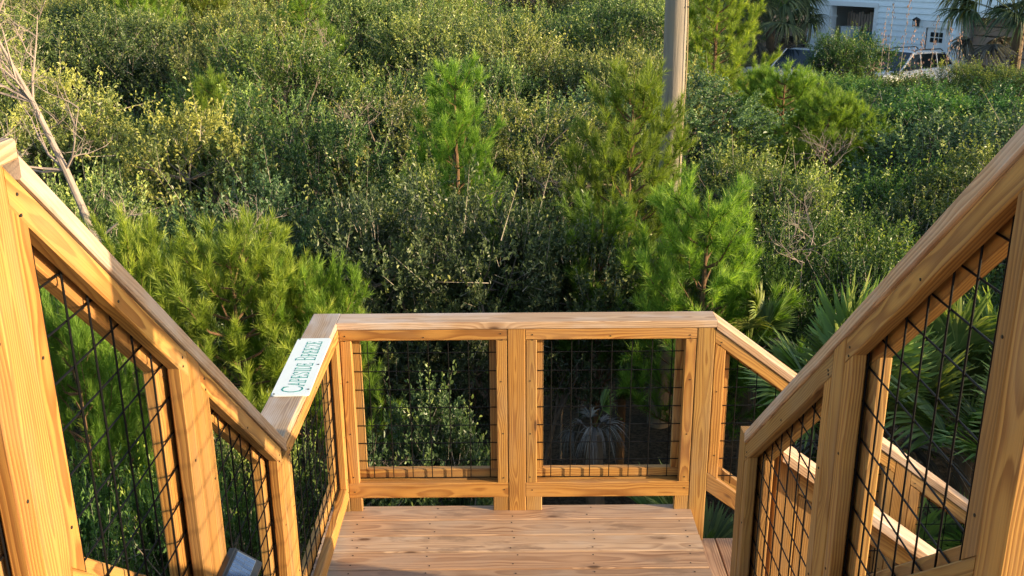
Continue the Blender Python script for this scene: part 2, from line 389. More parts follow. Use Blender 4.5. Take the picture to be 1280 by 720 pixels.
low_rail(YFF, 1, [0.920, 1.990, 3.05], 1.0137, 'sunlit sloping railing beyond the lower flight, in front of the palmettos', False)
low_rail(3.435, -1, [0.985, 2.06, 3.10], 0.990, 'sunlit sloping railing of the lower flight, starting beside the shaded stair railing', True)

# ---- landing deck, stairs
par = empty('landing_deck', (0, 4.0, ZD), 0, 'square wooden landing of weathered boards between the two flights', 'deck')
y = 4.720; i = 0
while y > 3.40:
    board('deck_board', (-0.975, y - 0.0715, ZD - 0.019), (0.935 + rng.uniform(-.002, .002), y - 0.0715, ZD - 0.019 + rng.uniform(-.0008, .0008)), (0, 1, 0), 0.1400, 0.038, DECKW, par); y -= 0.1468; i += 1
for yy in (3.46, 4.64): board('joist', (-0.97, yy, ZD - 0.039 - .095), (0.90, yy, ZD - 0.039 - .095), (0, 0, 1), 0.184, 0.038, WOOD, par)
for xx in (-0.95, 0.0, 0.915): board('joist', (xx, 3.5, ZD - 0.039 - .095), (xx, 4.62, ZD - 0.039 - .095), (0, 0, 1), 0.184, 0.038, WOOD, par)
mb = MB(); yb = 4.720
while yb > 3.45:
    for xx in (-0.80, -0.42, 0.0, 0.40, 0.86):
        for q in (0.03, 0.11):
            cx, cy = xx + rng.uniform(-.02, .02), yb - q + rng.uniform(-.008, .008)
            mb.tube([(cx, cy, ZD - .01), (cx, cy, ZD + .0012)], 0.0042, 6)
    yb -= 0.1468
tag(mb.build('nail_heads', NAIL, par), kind='stuff')

def stairs(name, label, org, d, rise, run, n, width, wdir):
    org = Vector(org); d = Vector(d); wd = Vector(wdir)
    par = empty(name, org, 0, label, 'stairs')
    for i in range(1, n + 1):
        c = org + d * (run * (i - 1)) - Z * (rise * i)
        for q in (0.068, 0.212):
            if q + .07 > run + 0.045: continue
            board('tread_board', c + d * q - Z * .019 - wd * (width / 2), c + d * q - Z * .019 + wd * (width / 2), d, 0.139, 0.038, DECKW, par)
    L = n * run
    for s in (-1, 1):
        board('stringer', org + wd * (s * (width / 2 - .03)) - Z * (rise + .20), org + d * L + wd * (s * (width / 2 - .03)) - Z * (rise + .20 + rise * n), Z, 0.235, 0.038, WOOD, par)
    return par
stairs('lower_stairs', 'lower wooden flight going down beside the palmettos', (0.937, 4.05, ZD), (1, 0, 0), 0.19, 0.2508, 11, 1.262, (0, 1, 0))
stairs('upper_stairs', 'upper wooden flight between the two mesh railings', (0.0, 1.57, 4.765), (0, 1, 0), 0.198, 0.2339, 7, 1.74, (1, 0, 0))
par = empty('upper_deck', (0, 0.4, 4.7), 0, 'upper wooden deck at the head of the stairs', 'deck')
y = 1.56
while y > -0.6:
    board('deck_board', (-0.97, y - 0.0715, 4.765 - .019), (0.97, y - 0.0715, 4.765 - .019), (0, 1, 0), 0.1415, 0.038, DECKW, par); y -= 0.1468
for xx in (-0.95, 0.95): board('joist', (xx, -0.6, 4.63), (xx, 1.55, 4.63), (0, 0, 1), 0.184, 0.038, WOOD, par)

# ---- lumber stamp on the near post
def text_mesh(name, body, size, mat, parent, M, sx=1.0, offset=0.0):
    cu = bpy.data.curves.new(name, 'FONT'); cu.body = body; cu.size = size; cu.extrude = 0.0002; cu.offset = offset
    o = bpy.data.objects.new(name + '_tmp', cu); COL.objects.link(o)
    dg = bpy.context.evaluated_depsgraph_get(); me = bpy.data.meshes.new_from_object(o.evaluated_get(dg))
    bpy.data.objects.remove(o)
    for v in me.vertices: v.co.x *= sx
    me.name = name; me.materials.clear()
    return obj(name, me, mat, parent, M)
Mx = Matrix(((1, 0, 0), (0, 0, -1), (0, 1, 0))).to_4x4(); Mx.translation = (XLF - 0.0855, 1.6006, 5.005)
text_mesh('stamp', '085 M 57345', 0.0125, STAMP, rl, Mx)
Mx = Mx.copy(); Mx.translation = (XLF - 0.080, 1.6006, 5.019)
text_mesh('stamp', 'YP 1 KD', 0.011, STAMP, rl, Mx)
mb = MB(); ring = []
for q in range(17):
    a = 2 * math.pi * q / 16; ring.append((XLF - 0.021 + 0.0125 * math.cos(a), 1.6007, 5.023 + 0.0065 * math.sin(a)))
mb.tube(ring, 0.0006, 4); mb.build('stamp', STAMP, rl)

# ------------------------------------------------------------------ name sign
def make_sign():
    par = empty('name_sign', (-0.931, 4.12, ZR), R_(1.2), 'white metal name plate with teal lettering lying on the railing cap', 'sign')
    w, L, t, r = 0.157, 0.640, 0.006, 0.016
    pts = []
    for cx, cy, a0 in ((w / 2 - r, L / 2 - r, 0), (-w / 2 + r, L / 2 - r, 90), (-w / 2 + r, -L / 2 + r, 180), (w / 2 - r, -L / 2 + r, 270)):
        for q in range(5):
            a = R_(a0 + q * 22.5); pts.append((cx + r * math.cos(a), cy + r * math.sin(a)))
    n = len(pts)
    v = [(x, y, 0.002) for x, y in pts] + [(x, y, 0.002 + t) for x, y in pts]
    f = [tuple(range(n - 1, -1, -1)), tuple(range(n, 2 * n))] + [(i, (i + 1) % n, n + (i + 1) % n, n + i) for i in range(n)]
    PM = Matrix.Translation(par.location) @ par.rotation_euler.to_matrix().to_4x4()
    obj('plate', mesh_py('plate', v, f), SIGNW, par, PM)
    mb = MB()
    for sx, sy in ((-1, 1), (-1, -1), (1, 0), (1, -0.86)):
        mb2 = MB(); x, y = sx * (w / 2 - .011), sy * (L / 2 - .012)
        mb2.tube([(x, y, 0.004), (x, y, 0.0098)], 0.0046, 10); mb2.build('screw', NAIL, par, PM)
    # lettering: strokes with serifs, text runs along +y, letter tops towards -x
    G = {'C': [[(.92, .80), (.80, .95), (.5, 1.0), (.2, .9), (.04, .62), (.04, .38), (.2, .1), (.5, 0), (.8, .05), (.94, .22)], [(.92, .98), (.92, .72)]],
         'A': [[(0.05, 0), (.5, 1)], [(.5, 1), (.95, 0)], [(.22, .36), (.78, .36)], [(-.05, 0), (.2, 0)], [(.78, 0), (1.05, 0)]],
         'P': [[(.18, 0), (.18, 1)], [(.05, 1), (.6, 1), (.88, .88), (.92, .72), (.84, .55), (.58, .46), (.18, .46)], [(.02, 0), (.4, 0)]],
         'E': [[(.18, 0), (.18, 1)], [(.02, 1), (.86, 1), (.88, .78)], [(.18, .52), (.66, .52)], [(.66, .64), (.66, .4)], [(.02, 0), (.88, 0), (.94, .24)]],
         'S': [[(.84, .76), (.84, .95)], [(.84, .80), (.66, .97), (.4, 1), (.16, .88), (.14, .68), (.34, .55), (.68, .44), (.88, .3), (.84, .12), (.6, 0), (.34, .02), (.12, .2)], [(.12, .26), (.12, .02)]],
         'I': [[(.5, 0), (.5, 1)], [(.22, 0), (.78, 0)], [(.22, 1), (.78, 1)]],
         'D': [[(.18, 0), (.18, 1)], [(.02, 1), (.5, 1), (.84, .84), (.95, .5), (.84, .16), (.5, 0), (.02, 0)]],
         'B': [[(.18, 0), (.18, 1)], [(.02, 1), (.6, 1), (.84, .88), (.84, .68), (.6, .54), (.18, .54)], [(.6, .54), (.9, .42), (.94, .2), (.7, 0), (.02, 0)]],
         'R': [[(.18, 0), (.18, 1)], [(.02, 1), (.62, 1), (.88, .88), (.88, .66), (.62, .52), (.18, .52)], [(.52, .52), (.96, 0), (1.08, 0)], [(.02, 0), (.36, 0)]],
         'Z': [[(.12, .76), (.12, 1), (.9, 1), (.1, 0), (.9, 0), (.92, .24)]]}
    mb = MB()
    spec = [('C', .086, .058), ('A', .068, .037), ('P', .068, .030), ('E', .068, .029), ('S', .068, .029), ('I', .068, .016), ('D', .068, .035), ('E', .068, .029), (' ', 0, .020),
            ('B', .086, .040), ('R', .068, .035), ('E', .068, .029), ('E', .068, .029), ('Z', .068, .031), ('E', .068, .029)]
    tot = sum(s[2] + .0065 for s in spec); cur = -tot / 2 - 0.004
    zt = 0.002 + t
    for ch, hh, ww in spec:
        for stn, st in enumerate(G.get(ch, [])):
            thick = 0.0062 if (stn == 0 and ch not in 'Z') else 0.0036
            P = [Vector((-(q[1] * hh) + 0.043, cur + q[0] * ww, 0)) for q in st]
            for a, b in zip(P, P[1:]):
                d = (b - a).normalized(); nn = Vector((-d.y, d.x, 0)) * thick / 2; a2 = a - d * thick * .35; b2 = b + d * thick * .35
                q = [a2 + nn, a2 - nn, b2 - nn, b2 + nn]
                mb.add([(p.x, p.y, zt - .0005) for p in q] + [(p.x, p.y, zt + .0006) for p in q], [(0, 1, 2, 3), (7, 6, 5, 4), (0, 4, 5, 1), (1, 5, 6, 2), (2, 6, 7, 3), (3, 7, 4, 0)])
        cur += ww + .0065
    o = mb.build('lettering', TEAL, par, PM)
make_sign()

# ------------------------------------------------------------------ solar lamp on the stair post
def make_solar():
    y0, y1 = 2.39, 2.640; zt = 4.280
    par = empty('solar_lamp', (XLF, (y0 + y1) / 2, zt - .08), 0, 'black solar lamp with blue panel fixed to the stair post', 'lamp')
    x0 = XLF + .0015
    mb = MB()
    prof = [(x0, zt), (x0 + .016, zt + .001), (x0 + .095, zt - .052), (x0 + .088, zt - .075), (x0 + .03, zt - .115), (x0, zt - .12)]
    n = len(prof); v = [(x, y0, z) for x, z in prof] + [(x, y1, z) for x, z in prof]
    mb.add(v, [tuple(range(n)), tuple(range(2 * n - 1, n - 1, -1))] + [(i, n + i, n + (i + 1) % n, (i + 1) % n) for i in range(n)])
    mb.build('housing', BLACKP, par)
    a = Vector((x0 + .022, 0, zt - .003)); b = Vector((x0 + .092, 0, zt - .050)); d = (b - a); L = d.length; d.normalize(); nn = Vector((-d.z, 0, d.x)) * -1
    if nn.z < 0: nn = -nn
    def quad(name, u0, u1, v0, v1, h, mat, parent):
        q = [a + d * u0, a + d * u1, a + d * u1, a + d * u0]; ys = [v0, v0, v1, v1]
        lo = [(p.x, yy, p.z) for p, yy in zip(q, ys)]; hi = [(p.x + nn.x * h, yy, p.z + nn.z * h) for p, yy in zip(q, ys)]
        return obj(name, mesh_py(name, lo + hi, [(0, 3, 2, 1), (4, 5, 6, 7), (0, 1, 5, 4), (1, 2, 6, 5), (2, 3, 7, 6), (3, 0, 4, 7)]), mat, parent)
    quad('panel_frame', 0, L * .98, y0 + .006, y1 - .006, .0025, BLACKP, par)
    pan = quad('panel', L * .05, L * .80, y0 + .012, y1 - .012, .0036, GRID, par)
    for i in range(2):
        for j in range(12):
            u0 = L * (.06 + .37 * i); v0 = y0 + .014 + (y1 - y0 - .028) / 12 * j
            quad('cell', u0, u0 + L * .355, v0, v0 + (y1 - y0 - .028) / 12 - .0022, .0045, CELL, pan)
make_solar()

# ------------------------------------------------------------------ utility pole
def make_pole():
    x, y = 1.90, 11.9
    par = empty('utility_pole', (x, y, 0), 0, 'weathered grey wooden utility pole standing among the pines', 'pole')
    m, nt, nd, lk, b = newmat('pole_wood')
    tc = N(nt, 'ShaderNodeTexCoord').outputs['Object']
    n1 = noise(nt, mapping(nt, tc, (26, 26, 0.9)), 1.0, 5, 0.65); n2 = noise(nt, mapping(nt, tc, (3, 3, 1.2)), 1.0, 4)
    ck = noise(nt, mapping(nt, tc, (40, 40, 1.6)), 1.0, 2)
    c = mixc(nt, n1, (0.12, 0.105, 0.09), (0.31, 0.275, 0.24)); c = mixc(nt, smooth(nt, n2, 0.45, 0.7), c, (0.24, 0.20, 0.155))
    c = mixc(nt, math_(nt, 'SUBTRACT', 1.0, smooth(nt, ck, 0.30, 0.38)), c, (0.06, 0.045, 0.035))
    lk.new(c, b.inputs['Base Color']); b.inputs['Roughness'].default_value = 0.9; b.inputs['Specular IOR Level'].default_value = 0.15
    bp = N(nt, 'ShaderNodeBump'); bp.inputs['Strength'].default_value = 0.8; bp.inputs['Distance'].default_value = 0.012
    lk.new(n1, bp.inputs['Height']); lk.new(bp.outputs[0], b.inputs['Normal'])
    mb = MB(); zs = np.linspace(-0.3, 10.5, 28)
    mb.tube([(x + 0.004 * math.sin(z * 2.1), y, z) for z in zs], [0.152 - 0.0045 * z + 0.003 * math.sin(z * 3.7) for z in zs], 20)
    mb.build('shaft', m, par, None, True)
    mb = MB(); mb.tube([(x + 0.115 + .014 * math.sin(z * 3), y - 0.105, z) for z in np.linspace(0, 8.5, 24)], 0.0085, 6)
    mb.build('ground_wire', simple('wire_moulding', (0.30, 0.22, 0.12), 0.7, 0, .3, .2), par)
    mb = MB()
    for z in (3.4, 5.35, 7.0): mb.box((x + 0.115, y - .11, z), (0.035, 0.02, 0.012))
    mb.build('wire_staples', NAIL, par)
    mb = MB(); mb.box((x, y, 9.6), (2.4, 0.1, 0.12)); mb.build('crossarm', m, par)
    for q in (-1.05, -.5, .5, 1.05):
        mb = MB(); mb.tube([(x + q, y, 9.66), (x + q, y, 9.72), (x + q, y, 9.74), (x + q, y, 9.84)], [.02, .02, .05, .035], 10); mb.build('insulator', PALEP, par)
make_pole()

# ------------------------------------------------------------------ neighbouring house
def make_house():
    HA = Vector((0.5478, -0.8366, 0)); HN = Vector((-0.8366, -0.5478, 0)); H0 = Vector((18.2, 43.0, 0))
    g = 0.45
    SID = simple('house_siding', (0.84, 0.91, 0.97), 0.55, 0, 0.3, 0.05, 2); TRIM = simple('house_trim', (0.80, 0.82, 0.84), 0.5, 0, 0.3, 0.03, 3)
    DARK = simple('house_interior', (0.30, 0.28, 0.27), 0.9, 0, 0.1, 0.3, 2); GLS = simple('house_glass', (0.02, 0.025, 0.03), 0.08, 0, 0.6, 0.1)
    FEN = simple('fence_board', (0.40, 0.30, 0.25), 0.85, 0, 0.15, 0.35, 5); ROOF = simple('roof_metal', (0.45, 0.47, 0.48), 0.45, 0.5, 0.5, 0.1, 3)
    MH = Matrix((HA, -HN, Z)).transposed().to_4x4(); MH.translation = H0     # local: x along wall, y into the house, z up
    par = empty('house', (H0.x, H0.y, g), 0, 'pale blue-white lap sided beach house behind the parked cars', 'house')
    T0, T1, TOP, DEP = -7.4, 7.5, 7.6, 9.0
    holes = [(-6.10, -3.72, g, 3.36), (-1.05, 0.02, g, 2.74), (0.60, 5.2, g, 3.22)]
    mb = MB(); z = g; ex = 0.25
    while z < TOP:
        segs = [(T0, T1)]
        for a, b, c, d in holes:
            if z < d - 0.02:
                ns = []
                for p, q in segs:
                    if b <= p or a >= q: ns.append((p, q)); continue
                    if a > p: ns.append((p, a))
                    if b < q: ns.append((b, q))
                segs = ns
        z1 = min(z + ex, TOP)
        for p, q in segs:
            mb.add([(p, -.055, z), (q, -.055, z), (q, -.004, z1), (p, -.004, z1), (p, .05, z), (q, .05, z), (q, .05, z1), (p, .05, z1)],
                   [(0, 1, 2, 3), (4, 7, 6, 5), (0, 4, 5, 1), (3, 2, 6, 7), (0, 3, 7, 4), (1, 5, 6, 2)])
        z += ex
    mb.build('siding', SID, par, MH)
    mb = MB(); mb.box(((T0 + T1) / 2, DEP / 2 + .06, (TOP + 3.5) / 2 + .02), (T1 - T0 - .02, DEP, TOP - 3.5 - .04)); mb.build('upper_storey', SID, par, MH)
    def pc(name, mat, c, s, parent=par):
        m = MB(); m.box(c, s); return m.build(name, mat, parent, MH)
    pc('back_wall', DARK, (.05, 7.5, 2.05), (14.6, .1, 2.88)); pc('side_wall', SID, (T1 - .06, 4.5, 2.05), (.1, 8.8, 2.88)); pc('side_wall', SID, (T0 + .06, 4.5, 2.05), (.1, 8.8, 2.88))
    pc('partition', SID, (-3.45, 3.4, 2.05), (.1, 6.6, 2.88)); pc('partition', SID, (0.32, 3.4, 2.05), (.1, 6.6, 2.88))
    # column and opening trim
    pc('column', TRIM, (-6.42, .12, 1.95), (.62, .5, 2.78)); pc('column_band', TRIM, (-6.42, .13, 2.86), (.70, .58, .07))
    pc('opening_trim', TRIM, (-5.45, -.065, 3.47), (3.86, .03, .2)); pc('opening_trim', TRIM, (-3.62, -.045, 1.98), (.2, .03, 2.76))
    pc('opening_trim', TRIM, (2.75, -.045, 3.31), (4.74, .03, .16)); pc('opening_trim', TRIM, (.50, -.045, 1.91), (.18, .03, 2.62))
    # slatted fence under the house
    fn = pc('slat_rail', FEN, (-4.95, 1.16, 2.1), (2.5, .05, .1))
    k = 0; t = -6.0
    while t < -3.6:
        if not -6.85 < t < -6.05: pc('fence_slat', FEN, (t, 1.1, 1.80 + .06 * math.sin(k * 1.7)), (.115, .025, 2.45))
        t += .155; k += 1
    for zz in (1.0, 1.4, 1.8, 2.2, 2.6, 2.98): pc('garage_slat', FEN, (2.9, .9, zz), (4.6, .04, .33))
    # door
    d = pc('door', TRIM, (-.515, .03, 1.66), (.93, .05, 2.06))
    pc('door_frame', TRIM, (-1.08, -.04, 1.70), (.13, .04, 2.20)); pc('door_frame', TRIM, (.05, -.04, 1.70), (.13, .04, 2.20)); pc('door_frame', TRIM, (-.515, -.042, 2.80), (1.36, .04, .26))
    for i in range(3):
        for j in range(2): pc('pane', GLS, (-.72 + .205 * i, -.004, 2.17 + .225 * j), (.165, .014, .185), d)
    m = MB(); m.tube([MH @ Vector((-.14, -.06, 1.62)), MH @ Vector((-.14, .0, 1.62))], .03, 8); m.build('handle', NAIL, d)
    # lantern
    ln = MB(); ln.box((-1.47, -.16, 2.84), (.20, .20, .26)); ln.add([(-1.60, -.29, 2.97), (-1.34, -.29, 2.97), (-1.34, -.03, 2.97), (-1.60, -.03, 2.97), (-1.47, -.16, 3.09)], [(3, 2, 1, 0), (0, 1, 4), (1, 2, 4), (2, 3, 4), (3, 0, 4)])
    ln.box((-1.47, -.045, 2.86), (.12, .05, .34)); l = ln.build('lantern', BLACKP, par, MH)
    pc('lantern_glass', PALEP, (-1.47, -.165, 2.83), (.14, .204, .17), l)
    # upper windows and roof (above the frame)
    for t in (-5.5, -1.5, 3.5):
        w = pc('window', TRIM, (t, -.03, 5.6), (1.3, .07, 1.7)); pc('pane', GLS, (t, -.07, 5.6), (1.1, .012, 1.5), w)
    m = MB(); a0, a1 = T0 - .5, T1 + .5
    m.add([(a0, -.7, TOP - .02), (a1, -.7, TOP - .02), (a1, DEP + .7, TOP - .02), (a0, DEP + .7, TOP - .02), (a0, DEP / 2, TOP + 2.6), (a1, DEP / 2, TOP + 2.6)],
          [(0, 1, 5, 4), (2, 3, 4, 5), (0, 4, 3), (1, 2, 5), (0, 3, 2, 1)]); m.build('roof', ROOF, par, MH)
    # things kept under the house
    W = lambda t, y, z=0: MH @ Vector((t, y, z))
    p = W(-4.5, .5); o = empty('storage_bin', (p.x, p.y, g), 0, 'teal storage bin under the house beside the fence', 'bin')
    mb = MB(); mb.box((p.x, p.y, g + .85), (.85, .6, 1.7), .4); mb.build('tub', simple('teal_plastic', (0.06, 0.30, 0.34), .5, 0, .4, .1), o)
    mb = MB(); mb.box((p.x, p.y, g + 1.74), (.92, .66, .08), .4); mb.build('lid', bpy.data.materials['teal_plastic'], o)
    p = W(-5.35, .5); o = empty('storage_box', (p.x, p.y, g), 0, 'white box under the house beside the teal bin', 'box')
    mb = MB(); mb.box((p.x, p.y, g + .97), (.7, .5, 1.94), .2); mb.build('carton', SIGNW, o); mb = MB(); mb.box((p.x, p.y, g + 1.97), (.74, .54, .06), .2); mb.build('lid', PALEP, o)
make_house()

# ------------------------------------------------------------------ parked cars
def make_car(loc, heading, label, paint, glass):
    hx, hy = heading; hl = math.hypot(hx, hy); hx /= hl; hy /= hl
    rz = math.atan2(hy, hx)
    par = empty('parked_car', loc, rz, label, 'car', None)
    PM = Matrix.Translation(par.location) @ Matrix.Rotation(rz, 4, 'Z')
    TYRE = bpy.data.materials.get('tyre') or simple('tyre', (0.02, 0.02, 0.02), .8, 0, .2, .2); RIM = bpy.data.materials.get('rim') or simple('rim', (0.4, 0.4, 0.42), .35, .8, .5, .1)
    # local x forward, length 4.7, width 1.86, height 1.70
    st = [(-2.32, .55, .78, .70), (-2.25, .42, 1.00, .84), (-1.9, .30, 1.06, .92), (-1.0, .28, 1.07, .93), (0.0, .28, 1.06, .93), (0.9, .28, 1.04, .92), (1.5, .30, 1.00, .90), (2.05, .34, .92, .86), (2.30, .42, .80, .76), (2.36, .50, .68, .66)]
    v = []; f = []
    for x, zb, zt, hw in st:
        for y, z in ((-hw * .96, zb), (-hw, zb + .14), (-hw * 1.0, (zb + zt) / 2), (-hw * .965, zt - .06), (-hw * .88, zt), (hw * .88, zt), (hw * .965, zt - .06), (hw, (zb + zt) / 2), (hw, zb + .14), (hw * .96, zb)): v.append((x, y, z))
    for i in range(len(st) - 1):
        for j in range(10): f.append((i * 10 + j, i * 10 + (j + 1) % 10, (i + 1) * 10 + (j + 1) % 10, (i + 1) * 10 + j))
    f += [tuple(range(9, -1, -1)), tuple(range((len(st) - 1) * 10, len(st) * 10))]
    obj('body', mesh_py('body', v, [q[::-1] for q in f], True), paint, par, PM)
    # greenhouse
    gh = [(-2.10, 1.05, .80, 1.06), (-1.72, 1.55, .66, 1.05), (-1.2, 1.655, .64, 1.05), (-.2, 1.69, .64, 1.05), (.25, 1.665, .63, 1.04), (1.12, 1.02, .80, 1.02)]
    rv = []; rf = []
    for x, z, hw, zb in gh[1:5]:
        rv += [(x, -hw - .02, z - .05), (x, -hw * .8, z), (x, hw * .8, z), (x, hw + .02, z - .05), (x, hw + .02, z - .09), (x, -hw - .02, z - .09)]
    for i in range(3):
        for j in range(6): rf.append((i * 6 + j, i * 6 + (j + 1) % 6, i * 6 + 6 + (j + 1) % 6, i * 6 + 6 + j))
    rf += [(5, 4, 3, 2, 1, 0), (18, 19, 20, 21, 22, 23)]
    roof = obj('roof', mesh_py('roof', rv, rf, True), paint, par, PM)
    def slab(name, q, mat, parent=par, t=.03):
        q = [Vector(p) for p in q]; n = (q[1] - q[0]).cross(q[2] - q[0]).normalized() * t; k = len(q)
        m = MB(); m.add(q + [p + n for p in q], [tuple(range(k - 1, -1, -1)), tuple(range(k, 2 * k))] + [(i, (i + 1) % k, k + (i + 1) % k, k + i) for i in range(k)])
        return m.build(name, mat, parent, PM)
    slab('windshield', [(1.10, -.76, 1.03), (1.10, .76, 1.03), (.27, .60, 1.645), (.27, -.60, 1.645)], glass)
    slab('rear_window', [(-2.08, .70, 1.08), (-2.08, -.70, 1.08), (-1.75, -.56, 1.55), (-1.75, .56, 1.55)], glass)
    for s in (-1, 1):
        def side(pts): return [(x, s * y, z) for x, y, z in (pts if s < 0 else pts[::-1])]
        slab('side_window', side([(-.05, .80, 1.07), (.88, .80, 1.06), (.22, .645, 1.58), (-.05, .645, 1.60)]), glass)
        slab('side_window', side([(-1.02, .80, 1.08), (-.13, .80, 1.07), (-.13, .645, 1.60), (-1.02, .645, 1.58)]), glass)
        slab('side_window', side([(-1.92, .79, 1.12), (-1.10, .80, 1.08), (-1.10, .645, 1.575), (-1.62, .645, 1.53)]), glass)
        for p, q in (((1.12, s * .80, 1.02), (.25, s * .635, 1.66)), ((-.09, s * .81, 1.05), (-.09, s * .65, 1.64)), ((-1.06, s * .81, 1.05), (-1.06, s * .65, 1.62)), ((-2.10, s * .79, 1.05), (-1.70, s * .65, 1.56))):
            m = MB(); m.tube([p, q], .045 if abs(p[0]) > 1.08 else .03, 6); m.build('pillar', paint, par, PM)
        m = MB(); m.tube([(-1.6, s * .56, 1.64), (-1.45, s * .56, 1.72), (-.1, s * .56, 1.755), (.12, s * .55, 1.70)], .022, 6); m.build('roof_rail', BLACKP, par, PM)
        m = MB(); m.tube([(.95, s * .86, 1.10), (.93, s * .98, 1.16), (.92, s * 1.10, 1.16)], [.03, .09, .075], 8); m.build('mirror', BLACKP, par, PM)
        m = MB(); m.box((2.20, s * .60, .78), (.20, .30, .13)); m.build('headlight', PALEP, par, PM)
        m = MB(); m.box((-2.22, s * .70, .92), (.14, .22, .22)); m.build('taillight', simple('tail_red', (.3, .01, .01), .3), par, PM)
        for x in (-1.42, 1.42):
            m = MB(); m.tube([(x, s * .72, .34), (x, s * .78, .34), (x, s * .93, .34), (x, s * .945, .34)], [.28, .34, .34, .30], 20); w = m.build('wheel', TYRE, par, PM)
            m = MB(); m.tube([(x, s * .90, .34), (x, s * .951, .34)], .20, 14); m.build('rim', RIM, w, PM)
PAINT1 = simple('silver_paint', (0.50, 0.55, 0.60), .25, .3, .5, .05, 2, .8); PAINT2 = simple('white_paint', (0.74, 0.75, 0.77), .28, 0, .5, .03, 2, .8)
CGL = simple('car_glass', (0.012, 0.02, 0.028), .06, 0, .7, .1)
make_car((11.6, 40.6, hgt(11.6, 40.6) + .03), (-.66, -.75), 'silver sport utility car with dark windshield beside the cabbage palm', PAINT1, CGL)
make_car((15.15, 39.6, hgt(15.15, 39.6) + .03), (-.85, -.53), 'white sport utility car with roof rails in front of the house door', PAINT2, CGL)

# ------------------------------------------------------------------ vegetation builders
def unit(a): return a / np.maximum(np.linalg.norm(a, axis=-1, keepdims=True), 1e-9)
def leaves_mesh(name, pos, dirv, L, W, r, tint, fine):
    """folded leaf blades"""
    n = len(pos); up = unit(r.normal(size=(n, 3)) * 0.75 + np.array([0.12, -0.1, 0.8]))
    side = unit(np.cross(dirv, up)); nor = unit(np.cross(side, dirv))
    L = L[:, None]; W = W[:, None]; fold = nor * W * 0.30
    tip = pos + dirv * L - nor * L * 0.10
    if fine:
        a1 = pos + dirv * L * .30; a2 = pos + dirv * L * .70
        l1 = a1 + side * W * .5 + fold; l2 = a2 + side * W * .46 + fold; r1 = a1 - side * W * .5 + fold; r2 = a2 - side * W * .46 + fold
        q = np.stack([np.stack([pos, tip, l2, l1], 1), np.stack([pos, r1, r2, tip], 1)], 1).reshape(-1, 4, 3); k = 2
        me = mesh_np(name, q, 4, np.repeat(tint, k))
    else:
        a1 = pos + dirv * L * .45; l1 = a1 + side * W * .5 + fold; r1 = a1 - side * W * .5 + fold
        q = np.stack([np.stack([pos, tip, l1], 1), np.stack([pos, r1, tip], 1)], 1).reshape(-1, 3, 3)
        me = mesh_np(name, q, 3, np.repeat(tint, 2))
    return me
